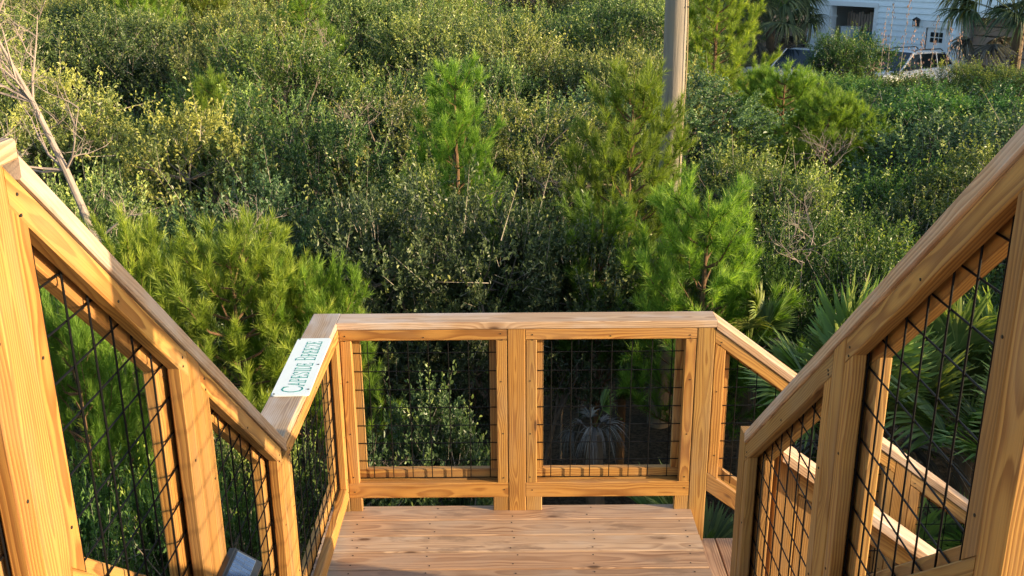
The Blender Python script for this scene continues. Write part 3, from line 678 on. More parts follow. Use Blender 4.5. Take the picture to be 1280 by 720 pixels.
def shrub(name, seed, rad, h, ntwig, nleaf, leaf, ratio=0.50, young=0.25, fine=True, lumps=13, open_=0.0, twl=(0.12, 0.28), base=0.12, sprigf=0.07, big=1.0):
    r = np.random.default_rng(seed)
    # lobes of the crown
    th = r.uniform(0, 2 * np.pi, lumps); rho = np.sqrt(r.uniform(0, 1, lumps)) * rad * 0.72
    lz = h * (0.30 + 0.52 * np.sqrt(np.maximum(0, 1 - (rho / rad) ** 2)) * r.uniform(0.65, 1.05, lumps)) * r.uniform(.80, 1.0, lumps)
    C = np.stack([rho * np.cos(th), rho * np.sin(th), lz], 1); LR = rad * r.uniform(0.22, 0.48, lumps) * (13 / lumps) ** .4 * big
    LR = np.minimum(LR, np.maximum(.15, (h - lz) * .98)); LR[:2] *= 1.1
    k = r.integers(0, lumps, ntwig * 3)
    d = unit(r.normal(size=(len(k), 3)) + np.array([0, 0, 0.35]))
    P = C[k] + d * LR[k][:, None] * np.array([1, 1, 0.85]) * r.uniform(0.72, 1.02, len(k))[:, None]
    inside = np.zeros(len(k))
    for c, q in zip(C, LR): inside += (np.linalg.norm(P - c, axis=1) < q * 0.72)
    keep = (inside < 1) | (r.uniform(size=len(k)) < 0.22)
    keep &= P[:, 2] > base * h
    clump = np.sin(P[:, 0] * 7 / rad + seed) * np.sin(P[:, 1] * 7 / rad + 2 * seed) * np.sin(P[:, 2] * 6 / rad)
    keep &= ~((clump > 0.25) & (r.uniform(size=len(k)) < open_))
    nc = max(60, ntwig // 7); kk = k[keep][:nc]; P = P[keep][:nc]; d = d[keep][:nc]
    cl = r.integers(0, len(P), ntwig); ctint = r.normal(0, .13, len(P))[cl]
    kk = kk[cl]; d = d[cl]; P = P[cl] + r.normal(size=(ntwig, 3)) * (0.035 * rad + .02) * np.array([1, 1, .7]); n = len(P)
    td = unit(d * 0.75 + r.normal(size=(n, 3)) * 0.45 + np.array([0, 0, 0.45])); tl = r.uniform(*twl, n)
    sprig = r.uniform(size=n) < sprigf; tl = np.where(sprig, tl * r.uniform(1.6, 2.8, n), tl)
    lt = r.uniform(-.25, .20, lumps)
    yt = np.clip(lt[kk] + ctint + r.normal(0.30, 0.09, n) + young * (P[:, 2] / h - 0.35) + sprig * 0.35 * (young > .1), 0, 1)
    t = (np.arange(nleaf) + 0.5)[None, :] / nleaf + r.uniform(-.03, .03, (n, nleaf))
    bend = unit(r.normal(size=(n, 3)))
    pos = P[:, None] + td[:, None] * (t * tl[:, None])[..., None] + (bend * 0.10)[:, None] * ((t ** 2) * tl[:, None])[..., None]
    perp = r.normal(size=(n, nleaf, 3)); perp -= (perp * td[:, None]).sum(-1, keepdims=True) * td[:, None]
    ld = unit(td[:, None] * (0.35 + 0.5 * t[..., None]) + unit(perp) * 0.85)
    L = leaf * r.uniform(0.6, 1.2, (n, nleaf)) * (1.0 - 0.25 * t)
    tint = np.clip(yt[:, None] + 0.25 * (t - 0.5) + r.normal(0, .06, (n, nleaf)), 0, 1.1)
    crown = leaves_mesh(name + '_crown', pos.reshape(-1, 3), ld.reshape(-1, 3), L.reshape(-1), (L * ratio).reshape(-1), r, tint.reshape(-1), fine)
    # stems, limbs and twigs
    mb = MB(); nst = 5
    heads = []
    for i in range(nst):
        a = 2 * math.pi * i / nst + r.uniform(-.4, .4); e = rad * r.uniform(.15, .45)
        p = [(.10 * math.cos(a), .10 * math.sin(a), -.05), (e * .35 * math.cos(a), e * .35 * math.sin(a), h * .16), (e * math.cos(a + .3), e * math.sin(a + .3), h * .38)]
        mb.tube(p, [.045, .035, .024], 6); heads.append(Vector(p[-1]))
    for c, q in zip(C, LR):
        c = Vector(c); s = min(heads, key=lambda p: (p - c).length); mid = (s + c) / 2 + Vector(r.normal(size=3) * .08)
        mb.tube([s, mid, c], [.022, .016, .010], 5)
        for j in range(7):
            e = c + Vector(unit(r.normal(size=3) + np.array([0, 0, .5]))) * q * r.uniform(.7, 1.05); m2 = (c + e) / 2 + Vector(r.normal(size=3) * .05)
            mb.tube([c, m2, e], [.010, .007, .003], 4, False)
    stem = mb.mesh(name + '_stems')
    # fine twigs as thin triangles
    sel = r.uniform(size=n) < 0.5
    p0 = P[sel] - td[sel] * .05; p1 = p0 + td[sel] * (tl[sel] + .05)[:, None]; sd = unit(np.cross(td[sel], r.normal(size=(sel.sum(), 3)))) * 0.0040
    tw = mesh_np(name + '_twigs', np.stack([p0 - sd, p0 + sd, p1], 1), 3)
    return crown, stem, tw
def put(name, parts, x, y, s, rz, label, cat, group=None, z=None, sz=None):
    o = empty(name, (x, y, hgt(x, y) if z is None else z), rz, label, cat, group)
    o.scale = (s, s, s if sz is None else sz)
    for pn, me, mat in parts:
        c = bpy.data.objects.new(pn, me); COL.objects.link(c); c.parent = o
        if not me.materials: me.materials.append(mat)
    return o
def pine(name, seed, h, cb, rad, nl=0.085, dens=620, whorl=0.27, up=(0.25, 0.75), wn=0.0056):
    r = np.random.default_rng(seed); mb = MB(); A = []; B = []
    zs = np.linspace(0, h, 9); off = np.cumsum(r.normal(0, .018, (9, 2)), 0); off[0] = 0
    tr = lambda z: np.array([np.interp(z, zs, off[:, 0]), np.interp(z, zs, off[:, 1]), z])
    mb.tube([tr(z) for z in zs], [max(.006, .055 * (h / 4.5) * (1 - z / h) ** .8 + .006) for z in zs], 8)
    z = cb
    while z < h - 0.12:
        fr = (z - cb) / (h - cb); n = r.integers(3, 6); a0 = r.uniform(0, 6.28)
        for i in range(n):
            a = a0 + 2 * np.pi * i / n + r.uniform(-.35, .35)
            ln = (rad * (1 - fr) ** .60 + .10) * r.uniform(.7, 1.12); sl = r.uniform(*up) + .35 * fr
            o = np.array([math.cos(a), math.sin(a), 0]); p = tr(z); pts = [p]
            for q in range(1, 5):
                w = q / 4; pts.append(tr(z) + o * ln * w * (1 - .10 * w) + np.array([0, 0, ln * (sl * w * .6 + .45 * w * w)]) + r.normal(0, .015, 3))
            mb.tube(pts, [.014 * (1 - fr * .5), .011, .008, .006, .004], 4, False)
            for q in range(4):
                if q >= 2 or ln < .30: A.append(pts[q]); B.append(pts[q + 1])
                nsub = 3 if q >= 2 else (2 if q == 1 or ln < .4 else 0)
                for _ in range(nsub):
                    w = r.uniform(); s = pts[q] * (1 - w) + pts[q + 1] * w; dd = pts[q + 1] - pts[q]; dd = dd / np.linalg.norm(dd)
                    e = r.normal(size=3); e -= dd * (e @ dd); e /= np.linalg.norm(e)
                    L = ln * r.uniform(.14, .34) * (1.05 - .12 * q) + .05; t = s + (dd * .75 + e * .65 + np.array([0, 0, .3])) * L
                    A.append(s); B.append(t)
                    if L > .16:
                        for _2 in range(2):
                            w2 = r.uniform(.3, .9); s2 = s * (1 - w2) + t * w2; e2 = r.normal(size=3) * .7 + (t - s) / L; e2 /= np.linalg.norm(e2); A.append(s2); B.append(s2 + (e2 + np.array([0, 0, .25])) * L * .5)
            # upright candle at the end
            A.append(pts[-1]); B.append(pts[-1] + o * .04 + np.array([0, 0, r.uniform(.07, .13)]))
        z += whorl * r.uniform(.75, 1.2) * (1 - .35 * fr)
    p = tr(h - .25); A.append(p); B.append(tr(h))
    A = np.array(A); B = np.array(B); Ls = np.linalg.norm(B - A, axis=1); cnt = np.maximum(6, (Ls * dens).astype(int))
    idx = np.repeat(np.arange(len(A)), cnt); n = len(idx); t = r.uniform(0, 1, n)
    P = A[idx] + (B - A)[idx] * t[:, None]; d = unit((B - A)[idx]); e = r.normal(size=(n, 3)); e -= (e * d).sum(1, keepdims=True) * d; e = unit(e)
    ang = r.uniform(.35, 1.05, n) * (1.1 - .45 * t); nd = d * np.cos(ang)[:, None] + e * np.sin(ang)[:, None] + np.array([0, 0, .06])
    L = nl * r.uniform(.65, 1.15, n); sd = unit(np.cross(nd, r.normal(size=(n, 3)))) * (wn / 2)
    st = r.uniform(-.16, .16, len(A)); rr = np.linalg.norm(P[:, :2], axis=1) / rad
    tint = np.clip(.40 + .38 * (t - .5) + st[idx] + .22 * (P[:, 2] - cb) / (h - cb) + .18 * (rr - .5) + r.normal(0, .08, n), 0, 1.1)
    cr = mesh_np(name + '_crown', np.stack([P - sd, P + sd, P + nd * L[:, None]], 1), 3, tint)
    return cr, mb.mesh(name + '_trunk')
def frond_mesh(name, seed, pet, blade, n=34, spread=2.5, droop=.25, width=.026, dead=False):
    r = np.random.default_rng(seed); Q = []; T = []
    # local: petiole along +x rising, blade fans beyond it
    c = np.array([pet, 0, pet * .55 if not dead else pet * .3])
    ax = unit(c)
    for i in range(n):
        a = spread * (i / (n - 1) - .5) + r.uniform(-.02, .02); L = blade * (1 - .32 * abs(a / (spread / 2)) ** 2) * r.uniform(.92, 1.06)
        d0 = np.array([math.cos(a), math.sin(a), .0]); d0 = ax * d0[0] + np.array([0, 1, 0]) * d0[1] + np.array([0, 0, 1]) * (.16 * math.cos(a * .9))
        d0 /= np.linalg.norm(d0); sd = np.cross(d0, np.array([0, 0, 1.])); sd /= np.linalg.norm(sd)
        pts = []; dr = droop * r.uniform(.5, 1.6)
        for q in range(5):
            w = q / 4; pts.append(c + d0 * L * w * (1 - .12 * dr * w) + np.array([0, 0, -L * dr * w ** 2.4]))
        wd = [.45, 1, .85, .55, .05]; tt = r.uniform(.15, .75) if not dead else r.uniform(0, 1)
        for q in range(4):
            for s in (-1, 1):
                e0 = pts[q] + sd * s * width * wd[q] + np.array([0, 0, .35 * width * wd[q]]); e1 = pts[q + 1] + sd * s * width * wd[q + 1] + np.array([0, 0, .35 * width * wd[q + 1]])
                Q.append([pts[q], pts[q + 1], e1, e0] if s > 0 else [pts[q], e0, e1, pts[q + 1]]); T.append(tt + .12 * q / 4)
    # petiole
    for k in range(3):
        a = 2.1 * k; b = 2.1 * (k + 1); w0, w1 = .012, .008
        o0 = np.array([0, math.cos(a), math.sin(a)]); o1 = np.array([0, math.cos(b), math.sin(b)])
        Q.append([o0 * w0, o1 * w0, c + o1 * w1, c + o0 * w1]); T.append(.6)
    return mesh_np(name, np.array(Q), 4, np.array(T))
FR = [frond_mesh('frond_a', 1, .55, .62, 36, 2.6, .16), frond_mesh('frond_b', 2, .65, .70, 38, 2.3, .28), frond_mesh('frond_c', 3, .45, .58, 34, 2.8, .40)]
FD = [frond_mesh('dead_frond_a', 4, .35, .60, 26, 2.2, 1.1, .013, True), frond_mesh('dead_frond_b', 5, .30, .52, 24, 2.0, 1.4, .012, True)]
CFR = [frond_mesh('palm_frond_a', 11, 1.0, 1.05, 44, 2.7, .55, .034), frond_mesh('palm_frond_b', 12, 1.1, .95, 42, 2.5, .85, .032)]
CFD = [m.copy() for m in CFR]
def add_frond(par, me, mat, loc, az, el, s, tw=0.0):
    o = bpy.data.objects.new('frond', me); COL.objects.link(o); o.parent = par
    if not me.materials: me.materials.append(mat)
    o.location = loc; o.rotation_euler = (Matrix.Rotation(az, 3, 'Z') @ Matrix.Rotation(-el, 3, 'Y') @ Matrix.Rotation(tw, 3, 'X')).to_euler(); o.scale = (s, s, s); return o
def palmetto(x, y, z, nf, s, label, group=None, dead=0, seed=1, lean=0.0, elr=(0.0, 1.15)):
    r = random.Random(seed); par = empty('saw_palmetto', (x, y, hgt(x, y)), 0, label, 'palmetto', group)
    mb = MB(); zt = z - hgt(x, y)
    mb.tube([(0.02, 0, -.05), (.05, .02, zt * .5), (0, 0, zt)], [.10, .085, .075], 9); mb.build('trunk', BOOT, None).parent = par
    for i in range(nf):
        az = i * 2.39996 + r.uniform(-.3, .3); el = r.uniform(*elr) * (1 - .3 * (i % 3 == 0))
        add_frond(par, FR[i % 3], FROND, (0, 0, zt - .05 + .1 * r.random()), az, el, s * r.uniform(.8, 1.12), r.uniform(-.35, .35))
    for i in range(dead):
        add_frond(par, FD[i % 2], DEADF, (0, 0, zt - .02), i * 2.39996 + r.uniform(-.2, .2), r.uniform(-.15, .55), s * r.uniform(.85, 1.1), r.uniform(-.3, .3))
    return par
def cabbage_palm(x, y, zt, nf, s, label, seed, skirt=8):
    r = random.Random(seed); g = hgt(x, y); par = empty('cabbage_palm', (x, y, g), 0, label, 'palm tree')
    mb = MB(); mb.tube([(0, 0, -.1), (.06, .03, (zt - g) * .5), (0, 0, zt - g)], [.2, .17, .2], 12); mb.build('trunk', BOOT, None).parent = par
    for i in range(nf):
        el = 1.2 - 1.75 * (i / nf) + r.uniform(-.15, .15)
        add_frond(par, CFR[i % 2], PALMF_SHADED, (0, 0, zt - g - .1), i * 2.39996 + r.uniform(-.2, .2), el, s * r.uniform(.85, 1.1), r.uniform(-.4, .4))
    for i in range(skirt): add_frond(par, CFD[i % 2], DEADF, (0, 0, zt - g - .3), i * 2.39996 + .5, r.uniform(-1.2, -.75), s * r.uniform(.7, .95), r.uniform(-.4, .4))
    return par

# ------------------------------------------------------------------ the thicket
PITCH = R_(18.70)
def topz(py, d): return CAMZ - d * math.tan(PITCH + math.atan((py - 360) / 1257.5))
def xat(px, d, z): return (px - 640) / 1257.5 * (d * 0.947 + (CAMZ - z) * 0.3207)
SH = {}
def reg(key, mat, stemmat, *a, **k):
    c, st, tw = shrub(key, *a, **k); SH[key] = ([('crown', c, mat), ('trunk', st, stemmat), ('twigs', tw, TWIG)], a[1], a[2])
#            seed rad  h   ntwig nleaf leaf
reg('oak_a', LEAF_OAK, BARK, 21, 1.35, 3.2, 2200, 14, .050, young=.60, open_=.6, sprigf=.13)
reg('oak_b', LEAF_OAK, BARK, 22, 1.40, 3.2, 2700, 14, .046, young=.45, open_=.25, lumps=9, big=1.15)
reg('oak_c', LEAF_GRY, BARK, 23, 1.30, 3.2, 2500, 13, .054, young=.15, open_=.35, lumps=9, big=1.1)
reg('myr_a', LEAF_MYR, BARK, 24, 1.35, 3.0, 2900, 13, .048, young=.25, open_=.2, ratio=.40, lumps=8, big=1.25, sprigf=.03)
reg('myr_b', LEAF_MYR, BARK, 25, 1.40, 3.0, 2000, 14, .060, young=.58, open_=.6, ratio=.36, sprigf=.15)
reg('gry_a', LEAF_GRY, TWIG, 26, 1.20, 3.0, 2300, 14, .056, young=.45, open_=.5, ratio=.45, twl=(.10, .22))
reg('far_a', LEAF_OAK, BARK, 31, 2.30, 3.4, 3400, 13, .078, young=.85, open_=.5, fine=False, lumps=14, sprigf=.08, big=1.1, twl=(.18, .42))
reg('far_b', LEAF_OAK, BARK, 32, 2.10, 3.4, 3400, 13, .078, young=.68, open_=.4, fine=False, lumps=12, big=1.15, twl=(.18, .42))
reg('far_c', LEAF_MYR, BARK, 33, 2.10, 3.4, 3400, 13, .078, young=.30, open_=.3, fine=False, lumps=12, big=1.15, twl=(.18, .42), ratio=.38)
PN = {}
def regp(key, *a, **k):
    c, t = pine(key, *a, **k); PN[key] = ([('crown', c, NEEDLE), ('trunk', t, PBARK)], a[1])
regp('pine_a', 41, 4.4, 1.0, .80, nl=.105, up=(.50, .95), dens=400)
regp('pine_b', 42, 4.6, 1.6, 1.05, nl=.11, up=(.15, .55), dens=380)
regp('pine_c', 43, 4.0, 1.7, .90, nl=.115, up=(.25, .6), dens=400)
regp('pine_d', 44, 3.9, 2.0, 1.10, nl=.105, up=(.05, .4), dens=420, whorl=.20)
OCC = []
def plant(key, px, py, d, rad, label, group=None, rz=None, name=None):
    parts, r0, h0 = SH[key]; z = topz(py, d); x = xat(px, d, z - .4); h = z - hgt(x, d)
    OCC.append((x, d, rad * .8))
    nm = name or ('wax_myrtle' if key.startswith('myr') or key == 'far_c' else 'scrub_oak')
    return put(nm, parts, x, d, rad / r0, random.uniform(0, 6.28) if rz is None else rz, label, 'shrub', group, sz=h / h0)
def plant_pine(key, px, py, d, k, label, rz=0.0):
    parts, h0 = PN[key]; z = topz(py, d); x = xat(px, d, z - .4); h = z - hgt(x, d); OCC.append((x, d, .7 * k))
    return put('young_pine', parts, x, d, k, rz, label, 'pine tree', None, sz=h / h0)
# pines one can tell apart
plant_pine('pine_a', 578, 96, 12.0, 1.0, 'bright yellow-green young pine standing alone in the middle of the thicket', .4)
plant_pine('pine_b', 788, 96, 10.4, .88, 'tall young pine with bare reddish trunk just in front of the utility pole', 1.0)
plant_pine('pine_c', 882, 243, 8.6, .95, 'soft bright green pine beside the corner post where the lower railing starts', 2.0)
plant_pine('pine_c', 745, 262, 9.4, .8, 'small pine at the foot of the tall pine by the pole', 4.0)
plant_pine('pine_d', 285, 305, 7.4, .85, 'spreading low pine right behind the railing with the name sign', .7)
plant_pine('pine_d', 392, 345, 7.7, .62, 'small low pine reaching towards the corner of the landing railing', 3.1)
plant_pine('pine_c', 160, 285, 7.2, .55, 'short pine behind the cap of the solar lamp railing', 5.0)
plant_pine('pine_d', 100, 395, 5.6, .50, 'low pine seen through the first mesh panel of the solar lamp railing', 2.2)
plant_pine('pine_a', 268, 103, 15.5, .95, 'dull green young pine beside the pale sand gap', 2.4)
plant_pine('pine_a', 388, 2, 24, 1.5, 'rounded light green pine with white dead twigs beside it', 1.2)
plant_pine('pine_b', 455, 15, 31, 1.7, 'light green pine far back in the thicket beyond the rounded pine', 3.3)
plant_pine('pine_b', 900, -40, 23, 1.25, 'tall bright pine directly beside the utility pole on the cars side', .3)
plant_pine('pine_d', 985, 96, 19, 1.2, 'wide low dark pine in front of the silver car', 1.9)
plant_pine('pine_d', 1035, 128, 17, 1.0, 'small low pine below the bush that hides the cars', 4.4)
# shrubs one can tell apart
plant('gry_a', 520, 432, 6.35, .78, 'grey-green oak bush with pale twigs right behind the left mesh panel of the landing', None, .5)
plant('oak_b', 560, 205, 10.2, 1.35, 'dark dense oak shrub between the middle pine and the landing railing', None, 1.0)
plant('oak_c', 660, 235, 9.2, 1.1, 'dark shrub with yellow shoots behind the middle post of the landing', None, 2.2)
plant('oak_c', 455, 215, 9.6, 1.15, 'dark oak shrub behind the corner where the sign railing meets the landing railing', None, 4.2)
plant('oak_a', 935, 158, 13.5, 1.55, 'olive oak bush with pale dead sprays beside the pole foot', None, .2)
plant('oak_b', 1010, 200, 12.0, 1.3, 'grey twiggy oak bush below the dark low pine', None, 3.2)
plant('myr_b', 1150, 180, 13.2, 1.45, 'bush with arching yellow shoots below the dense dark shrub', None, 1.1)
plant('myr_a', 1085, 235, 9.8, 1.35, 'glossy green shrub above the palmettos beside the shaded railing', None, 2.0)
plant('myr_a', 990, 255, 9.4, 1.0, 'dark glossy shrub over the pale sand beside the bright pine', None, 5.0)
plant('myr_a', 1185, 90, 21, 2.5, 'dense rounded dark green shrub in front of the white car', None, .3)
plant('myr_a', 1255, 120, 19, 1.9, 'dark rounded shrub below the cabbage palm with the dry skirt', None, 3.6)
plant('myr_b', 1078, 26, 31, 1.6, 'tall leafy bush standing between the two cars', None, 2.6)
plant('oak_a', 210, 92, 12.5, 1.6, 'sparse grey-green oak with upright sprays beside the dead leaning tree', None, 1.4)
plant('oak_a', 60, 60, 14.5, 1.8, 'pale twiggy oak behind the dead leaning tree', None, 4.0)
plant('oak_b', 330, 100, 13.2, 1.4, 'oak with pale yellowish twig ends next to the dull green pine', None, .9)
plant('oak_b', 130, 200, 9.2, 1.2, 'oak bush around the base of the dead leaning tree', None, 2.9)
plant('oak_c', 250, 225, 9.6, 1.2, 'dark oak bush behind the spreading low pine', None, 5.2)
plant('myr_a', 150, 500, 5.0, .75, 'leafy bush with light shoots low behind the solar lamp railing', None, 3.3)
plant('myr_a', 235, 540, 5.4, .7, 'dark bush in the gap below the sign railing', None, 1.3)
plant('oak_b', 330, 530, 6.0, .6, 'twiggy bush below the name sign', None, 2.3)

plant('myr_b', 1125, 84, 28, 1.5, 'leafy bush with light shoots in front of the hood of the white car', None, .7)
plant('far_c', 1050, 98, 27, 1.7, 'low broad green bush below the leafy bush between the cars', None, 1.9)
plant('far_c', 1235, 88, 25.5, 2.0, 'broad green bush below the dry skirted cabbage palm', None, 4.9)
plant('far_b', 955, 92, 27, 1.5, 'olive bush in front of the hood of the silver car', None, 2.7)
plant('far_a', 300, 30, 22, 2.3, 'big rounded oak crown between the two left pines', None, 2.0)
plant('far_b', 120, 20, 23, 2.6, 'big rounded oak crown behind the pale twiggy oak', None, .4)
plant('far_a', 640, 40, 21, 2.6, 'big rounded yellow-tipped oak behind the middle pine', None, 3.4)
plant('far_b', 760, 5, 26, 2.6, 'tall dark oak behind the utility pole', None, 5.1)
plant('oak_b', 690, 120, 14.5, 1.7, 'rounded olive oak between the middle pine and the utility pole', None, 1.7)
plant('oak_b', 470, 110, 15, 1.7, 'rounded olive oak beside the middle pine', None, 4.7)
plant('far_b', 932, -40, 50, 2.0, 'tall dark oak beside the house corner behind the cabbage palm', None, 2.1)
# random fill, in depth order
def visible_limit(px0, px1, d):
    if d < 41 and px1 > 940: return 106 if px1 < 1330 else 100
    return -400
r = random.Random(5)
groups = {'oak': ('scrub oak with small olive leaves crowded in the thicket', 'scrub oaks of the thicket'), 'myr': ('green wax myrtle crowded in the thicket', 'wax myrtles of the thicket')}
d = 8.2; cnt = 0
while d < 66:
    step = 2.15 + (d - 8) * .068; half = .56 * d + 3.5; x = -half + r.uniform(0, step)
    while x < half:
        yy = d + r.uniform(-.4, .4) * step; xx = x + r.uniform(-.3, .3) * step; x += step * 1.12
        near = d < 17
        rad = (1.25 + .05 * (d - 8)) * r.uniform(.85, 1.2) if near else (1.9 + .03 * (d - 19)) * r.uniform(.9, 1.2)
        px = 640 + 1257.5 * xx / (yy * .947 + 1.0); pr = 1257.5 * rad / (yy * .95 + 1)
        if any((xx - a) ** 2 + (yy - b) ** 2 < (c * .85 + rad * .35) ** 2 for a, b, c in OCC): continue
        if (xx - 1.96) ** 2 + (yy - 11.9) ** 2 < 1.0: continue
        # keep the drive, the cars and the house free
        wx, wy = xx - 18.2, yy - 43.0; tw = wx * .5478 - wy * .8366; nw = -(wx * .8366 + wy * .5478)
        if -9.5 < tw < 9 and -11 < nw < 8.5: continue
        if d < 9.2 and xx > 1.6: continue
        hu = r.random(); zt = (1.5 + .8 * hu if hu < .36 else 2.4 + 1.6 * hu) + 1.1 * ss(10, 26, yy); rad *= .8 + .4 * hu
        if d < 10.5: zt = min(zt, topz(270, yy))
        lim = visible_limit(px - pr, px + pr, yy)
        zt = min(zt, topz(lim, yy)) if lim > -300 else zt
        h = zt - hgt(xx, yy)
        if h < 1.0: continue
        u = r.random()
        if r.random() < .07 and near is False and lim < 0:
            pk = r.randrange(3); parts, h0 = PN[['pine_a', 'pine_b', 'pine_c'][pk]]
            put('young_pine', parts, xx, yy, 1.35, r.uniform(0, 6.28), ('slender', 'layered', 'bushy')[pk] + ' light green pine rising among the far scrub oaks', 'pine tree', ('slender', 'layered', 'bushy')[pk] + ' pines scattered through the far thicket', sz=(h + .9) / h0)
            continue
        if near: key = 'oak_a' if u < .33 else 'oak_b' if u < .6 else 'oak_c' if u < .78 else 'myr_a' if u < .88 else 'myr_b'
        else: key = 'far_a' if u < .45 else 'far_b' if u < .78 else 'far_c'
        look = {'oak_a': 'yellow-tipped scrub oak', 'oak_b': 'olive scrub oak', 'oak_c': 'dark open scrub oak', 'myr_a': 'dense green wax myrtle', 'myr_b': 'loose light-shooted wax myrtle', 'far_a': 'broad yellow-tipped scrub oak', 'far_b': 'broad olive scrub oak', 'far_c': 'broad green wax myrtle'}[key]
        tall = 'low' if hu < .33 else 'tall' if hu > .67 else 'middling'
        where = 'before the utility pole' if yy < 11.5 else 'just beyond the utility pole' if yy < 19 else 'well beyond the utility pole' if yy < 36 else 'at the far back'
        side = ' towards the dead tree' if xx < -.22 * yy else ' towards the house' if xx > .22 * yy else ' behind the middle pine' if yy > 12 else ''
        lab = tall + ' ' + look + ' ' + where + side; gr = lab
        parts, r0, h0 = SH[key]
        put('wax_myrtle' if 'myrtle' in lab else 'scrub_oak', parts, xx, yy, rad / r0, r.uniform(0, 6.28), lab, 'shrub', gr, sz=h / h0); cnt += 1
    d += step * .82
print('fill shrubs', cnt)

# oaks added out of the picture for the shade they throw on thicket and cars
for x, y, h, rad in ((7.5, -1.5, 4.3, 2.2), (10, 2.0, 4.8, 2.4), (9.5, -5.5, 4.6, 2.7), (13.5, -1.0, 5.2, 2.8), (13, 5.5, 4.8, 2.7), (12.5, -8.5, 5.4, 3.0), (17, 2.5, 5.6, 3.0), (17, 8.5, 5.2, 2.8), (25, 22, 5.6, 3.2), (34, 36, 7.5, 3.8), (-5, -1, 3.6, 2.2), (-6.5, 3.0, 3.6, 2.2), (-4.6, 5.4, 3.0, 1.5)):
    parts, r0, h0 = SH['far_b']; put('scrub_oak', parts, x, y, rad / r0, r.uniform(0, 6.28), 'broad scrub oak out of view, added for its shade', 'shrub', 'unseen oaks added for shade', sz=h / h0)

# palmettos and palms
palmetto(2.75, 7.1, 2.05, 20, 1.1, 'big palmetto with long pale-edged fronds behind the sunlit sloping railing', None, 2, 3, elr=(.2, 1.2))
palmetto(3.7, 6.1, 2.15, 20, 1.1, 'big dark palmetto fan clump seen through the shaded railing mesh', None, 0, 5, elr=(.1, 1.2))
palmetto(4.7, 7.0, 2.1, 16, 1.1, 'palmetto at the far end of the lower railing', None, 0, 6, elr=(.1, 1.2))
palmetto(3.1, 5.5, 1.5, 14, .95, 'low palmetto growing under the lower railing', None, 0, 8, elr=(.1, 1.2))
palmetto(2.1, 8.3, 2.55, 5, .55, 'palmetto with a dead grey frond behind the corner post', None, 3, 9, elr=(.5, 1.2))
palmetto(0.66, 7.5, 2.2, 1, .42, 'dying palmetto with drooping grey fronds behind the right mesh panel of the landing', None, 8, 10, elr=(.9, 1.3))
for i_, (x_, y_, z_, s_) in enumerate(((4.2, 5.2, 1.9, 1.0), (5.2, 5.6, 1.9, 1.1), (5.6, 7.6, 2.0, 1.1), (6.6, 6.6, 2.0, 1.1), (4.0, 8.0, 1.9, 1.0), (3.6, 4.4, 1.2, .95), (2.4, 5.6, 1.5, .9), (6.2, 9.0, 2.3, 1.1))):
    palmetto(x_, y_, z_, 15, s_, 'palmetto clump filling the ground beyond the lower flight', 'palmettos beyond the lower flight', 0, 20 + i_, elr=(.2, 1.25))
palmetto(1.35, 5.9, 1.6, 10, .8, 'palmetto low behind the corner post', None, 1, 12)
cabbage_palm(10.9, 43.4, 3.0, 40, 1.4, 'cabbage palm with drooping fronds behind the silver car', 3)
cabbage_palm(17.0, 34.6, 3.75, 40, 1.5, 'cabbage palm with dry skirt in front of the garage opening', 4, 6)

# leaning dead tree
def dead_tree(x, y, label):
    rr = random.Random(8); par = empty('dead_tree', (x, y, 0), 0, label, 'dead tree'); mb = MB()
    T = [(.50, 0, -.1), (.42, 0, 2.2), (.27, .02, 3.7), (.10, .02, 4.3), (-.09, .04, 4.85), (-.32, .06, 5.4)]
    T = [Vector(p) for p in T]
    mb.tube(T, [.06, .045, .034, .028, .020, .008], 8); mb.build('trunk', DEADW, None).parent = par
    mb = MB()
    def br(p, d, L, rad, depth):
        d = d.normalized(); pts = [p]; q = p.copy()
        for i in range(4):
            d = (d + Vector((rr.gauss(0, .18), rr.gauss(0, .18), rr.gauss(.05, .15)))).normalized(); q = q + d * L / 4; pts.append(q.copy())
        mb.tube(pts, [rad, rad * .8, rad * .6, rad * .4, rad * .2], 5, False)
        if depth:
            for i in range(rr.randint(3, 5)):
                s = pts[rr.randint(1, 4)]; br(s, d + Vector((rr.gauss(0, .7), rr.gauss(0, .7), rr.gauss(.1, .5))), L * rr.uniform(.35, .65), rad * .5, depth - 1)
    for k, (i, dx, L) in enumerate(((3, (-1, .1, .35), .9), (3, (-1, -.2, .05), .7), (4, (-.8, .3, .7), .8), (4, (.35, .2, .9), .7), (5, (-.5, 0, .8), .6), (4, (-1, 0, .1), .7), (2, (.8, .2, .5), .5), (3, (.6, -.2, .8), .6), (4, (-.5, -.3, 1), .8), (5, (.3, .2, .9), .5), (4, (-1, .2, .6), 1.0), (4, (-.9, 0, .35), .9), (5, (-1, .1, .3), .7), (5, (-.8, -.2, .6), .7), (3, (-1, .2, .2), .8))):
        br(T[i].copy(), Vector(dx), L, .013, 3)
    mb.build('branches', DEADW, None).parent = par
dead_tree(-3.75, 8.1, 'bare grey dead tree leaning out beside the solar lamp railing')
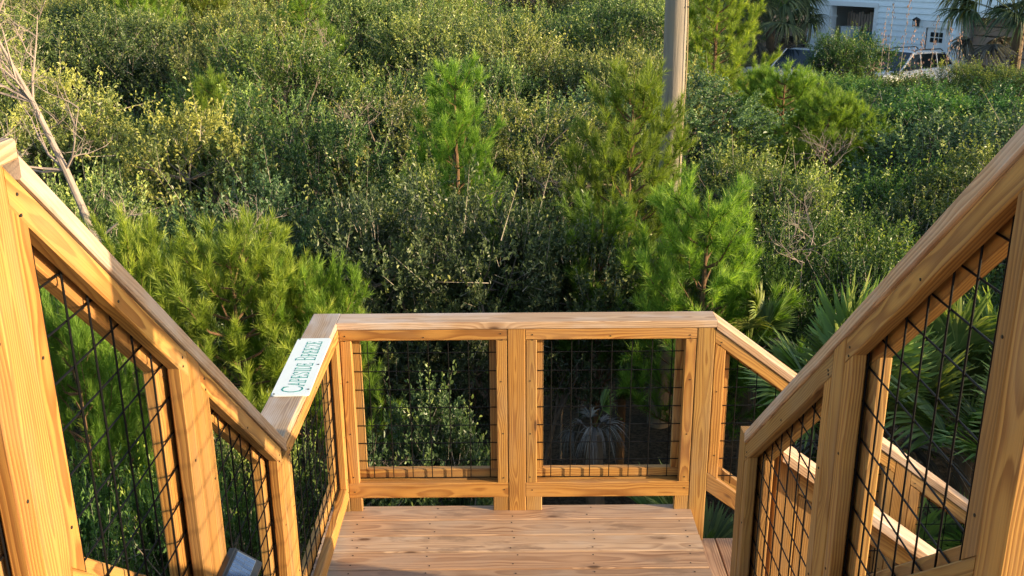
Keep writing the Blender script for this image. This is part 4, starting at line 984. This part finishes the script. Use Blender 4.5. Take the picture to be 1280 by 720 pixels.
def dead_bush(px, py, d, s, label, seed):
    rr = random.Random(seed); z = topz(py, d); x = xat(px, d, z); par = empty('dead_shrub', (x, d, hgt(x, d)), 0, label, 'dead shrub'); h = z - hgt(x, d); mb = MB()
    mb.tube([(0, 0, 0), (.03, .02, h * .5), (0, 0, h - .75 * s)], [.014, .008, .004], 5); mb.build('stem', DEADW, None).parent = par; mb = MB()
    def br(p, dv, L, rad, dep):
        pts = [p]; q = p.copy(); dv = dv.normalized()
        for i in range(3): dv = (dv + Vector((rr.gauss(0, .25), rr.gauss(0, .25), rr.gauss(.03, .2)))).normalized(); q = q + dv * L / 3; pts.append(q.copy())
        mb.tube(pts, [rad, rad * .7, rad * .5, rad * .25], 4, False)
        if dep:
            for _ in range(4): br(pts[rr.randint(1, 3)], dv + Vector((rr.gauss(0, .6), rr.gauss(0, .6), rr.gauss(.1, .5))), L * .55, rad * .55, dep - 1)
    for _ in range(9): br(Vector((rr.gauss(0, .12 * s), rr.gauss(0, .12 * s), h - rr.uniform(.4, .8) * s)), Vector((rr.gauss(0, .6), rr.gauss(0, .6), rr.uniform(.3, 1))), .42 * s, .0055 * s ** .5, 2)
    mb.build('branches', DEADW, None).parent = par
dead_bush(440, 122, 14.2, .8, 'white dead twigs in the dark gap left of the middle pine', 2)
dead_bush(408, 15, 23, 1.2, 'white dead branches beside the rounded light green pine', 3)
dead_bush(705, 195, 11.0, .7, 'tangle of pale dead twigs between the middle pine and the tall pine', 4)
dead_bush(1045, 160, 12.2, .8, 'pale dead spray in front of the wide low pine', 5)
dead_bush(300, 250, 8.4, .6, 'grey dead twigs above the spreading low pine', 6)
dead_bush(490, 560, 6.3, .5, 'grey dead twigs low behind the left mesh panel of the landing', 7)
dead_bush(1010, 250, 9.0, .8, 'fine dead twigs on the dark glossy shrub', 9)
# dry weeds by the drive
SEED = simple('dry_seed_head', (0.30, 0.19, 0.15), .9, 0, .1, .4)
rr = random.Random(11)
for px, py in ((1122, 8), (1136, 2), (1147, 30), (1172, 25), (1190, 40), (1110, 15), (1160, 45), (1202, 45)):
    d_ = 28 + rr.uniform(-1, 1); z = topz(py, d_); x = xat(px, d_, z); g = hgt(x, d_); h = z - g
    par = empty('dry_weed', (x, d_, g), rr.uniform(0, 6), 'tall dry reddish weed stalk in front of the house', 'weed', 'dry weeds in front of the house')
    mb = MB(); mb.tube([(0, 0, 0), (.03, 0, h * .5), (.08, .03, h)], [.010, .008, .004], 4); mb.build('stalk', TWIG, None).parent = par
    mb = MB()
    for _ in range(34):
        t = rr.uniform(.62, 1.0); p = Vector((.08 * t + rr.gauss(0, .09 * (1.1 - t) + .02), .03 + rr.gauss(0, .08 * (1.1 - t) + .02), h * t)); mb.tube([p, p + Vector((.01, .0, .05))], [.014, .006], 4)
    o_ = mb.build('seed_head', SEED, None); o_.parent = par; o_['kind'] = 'stuff'
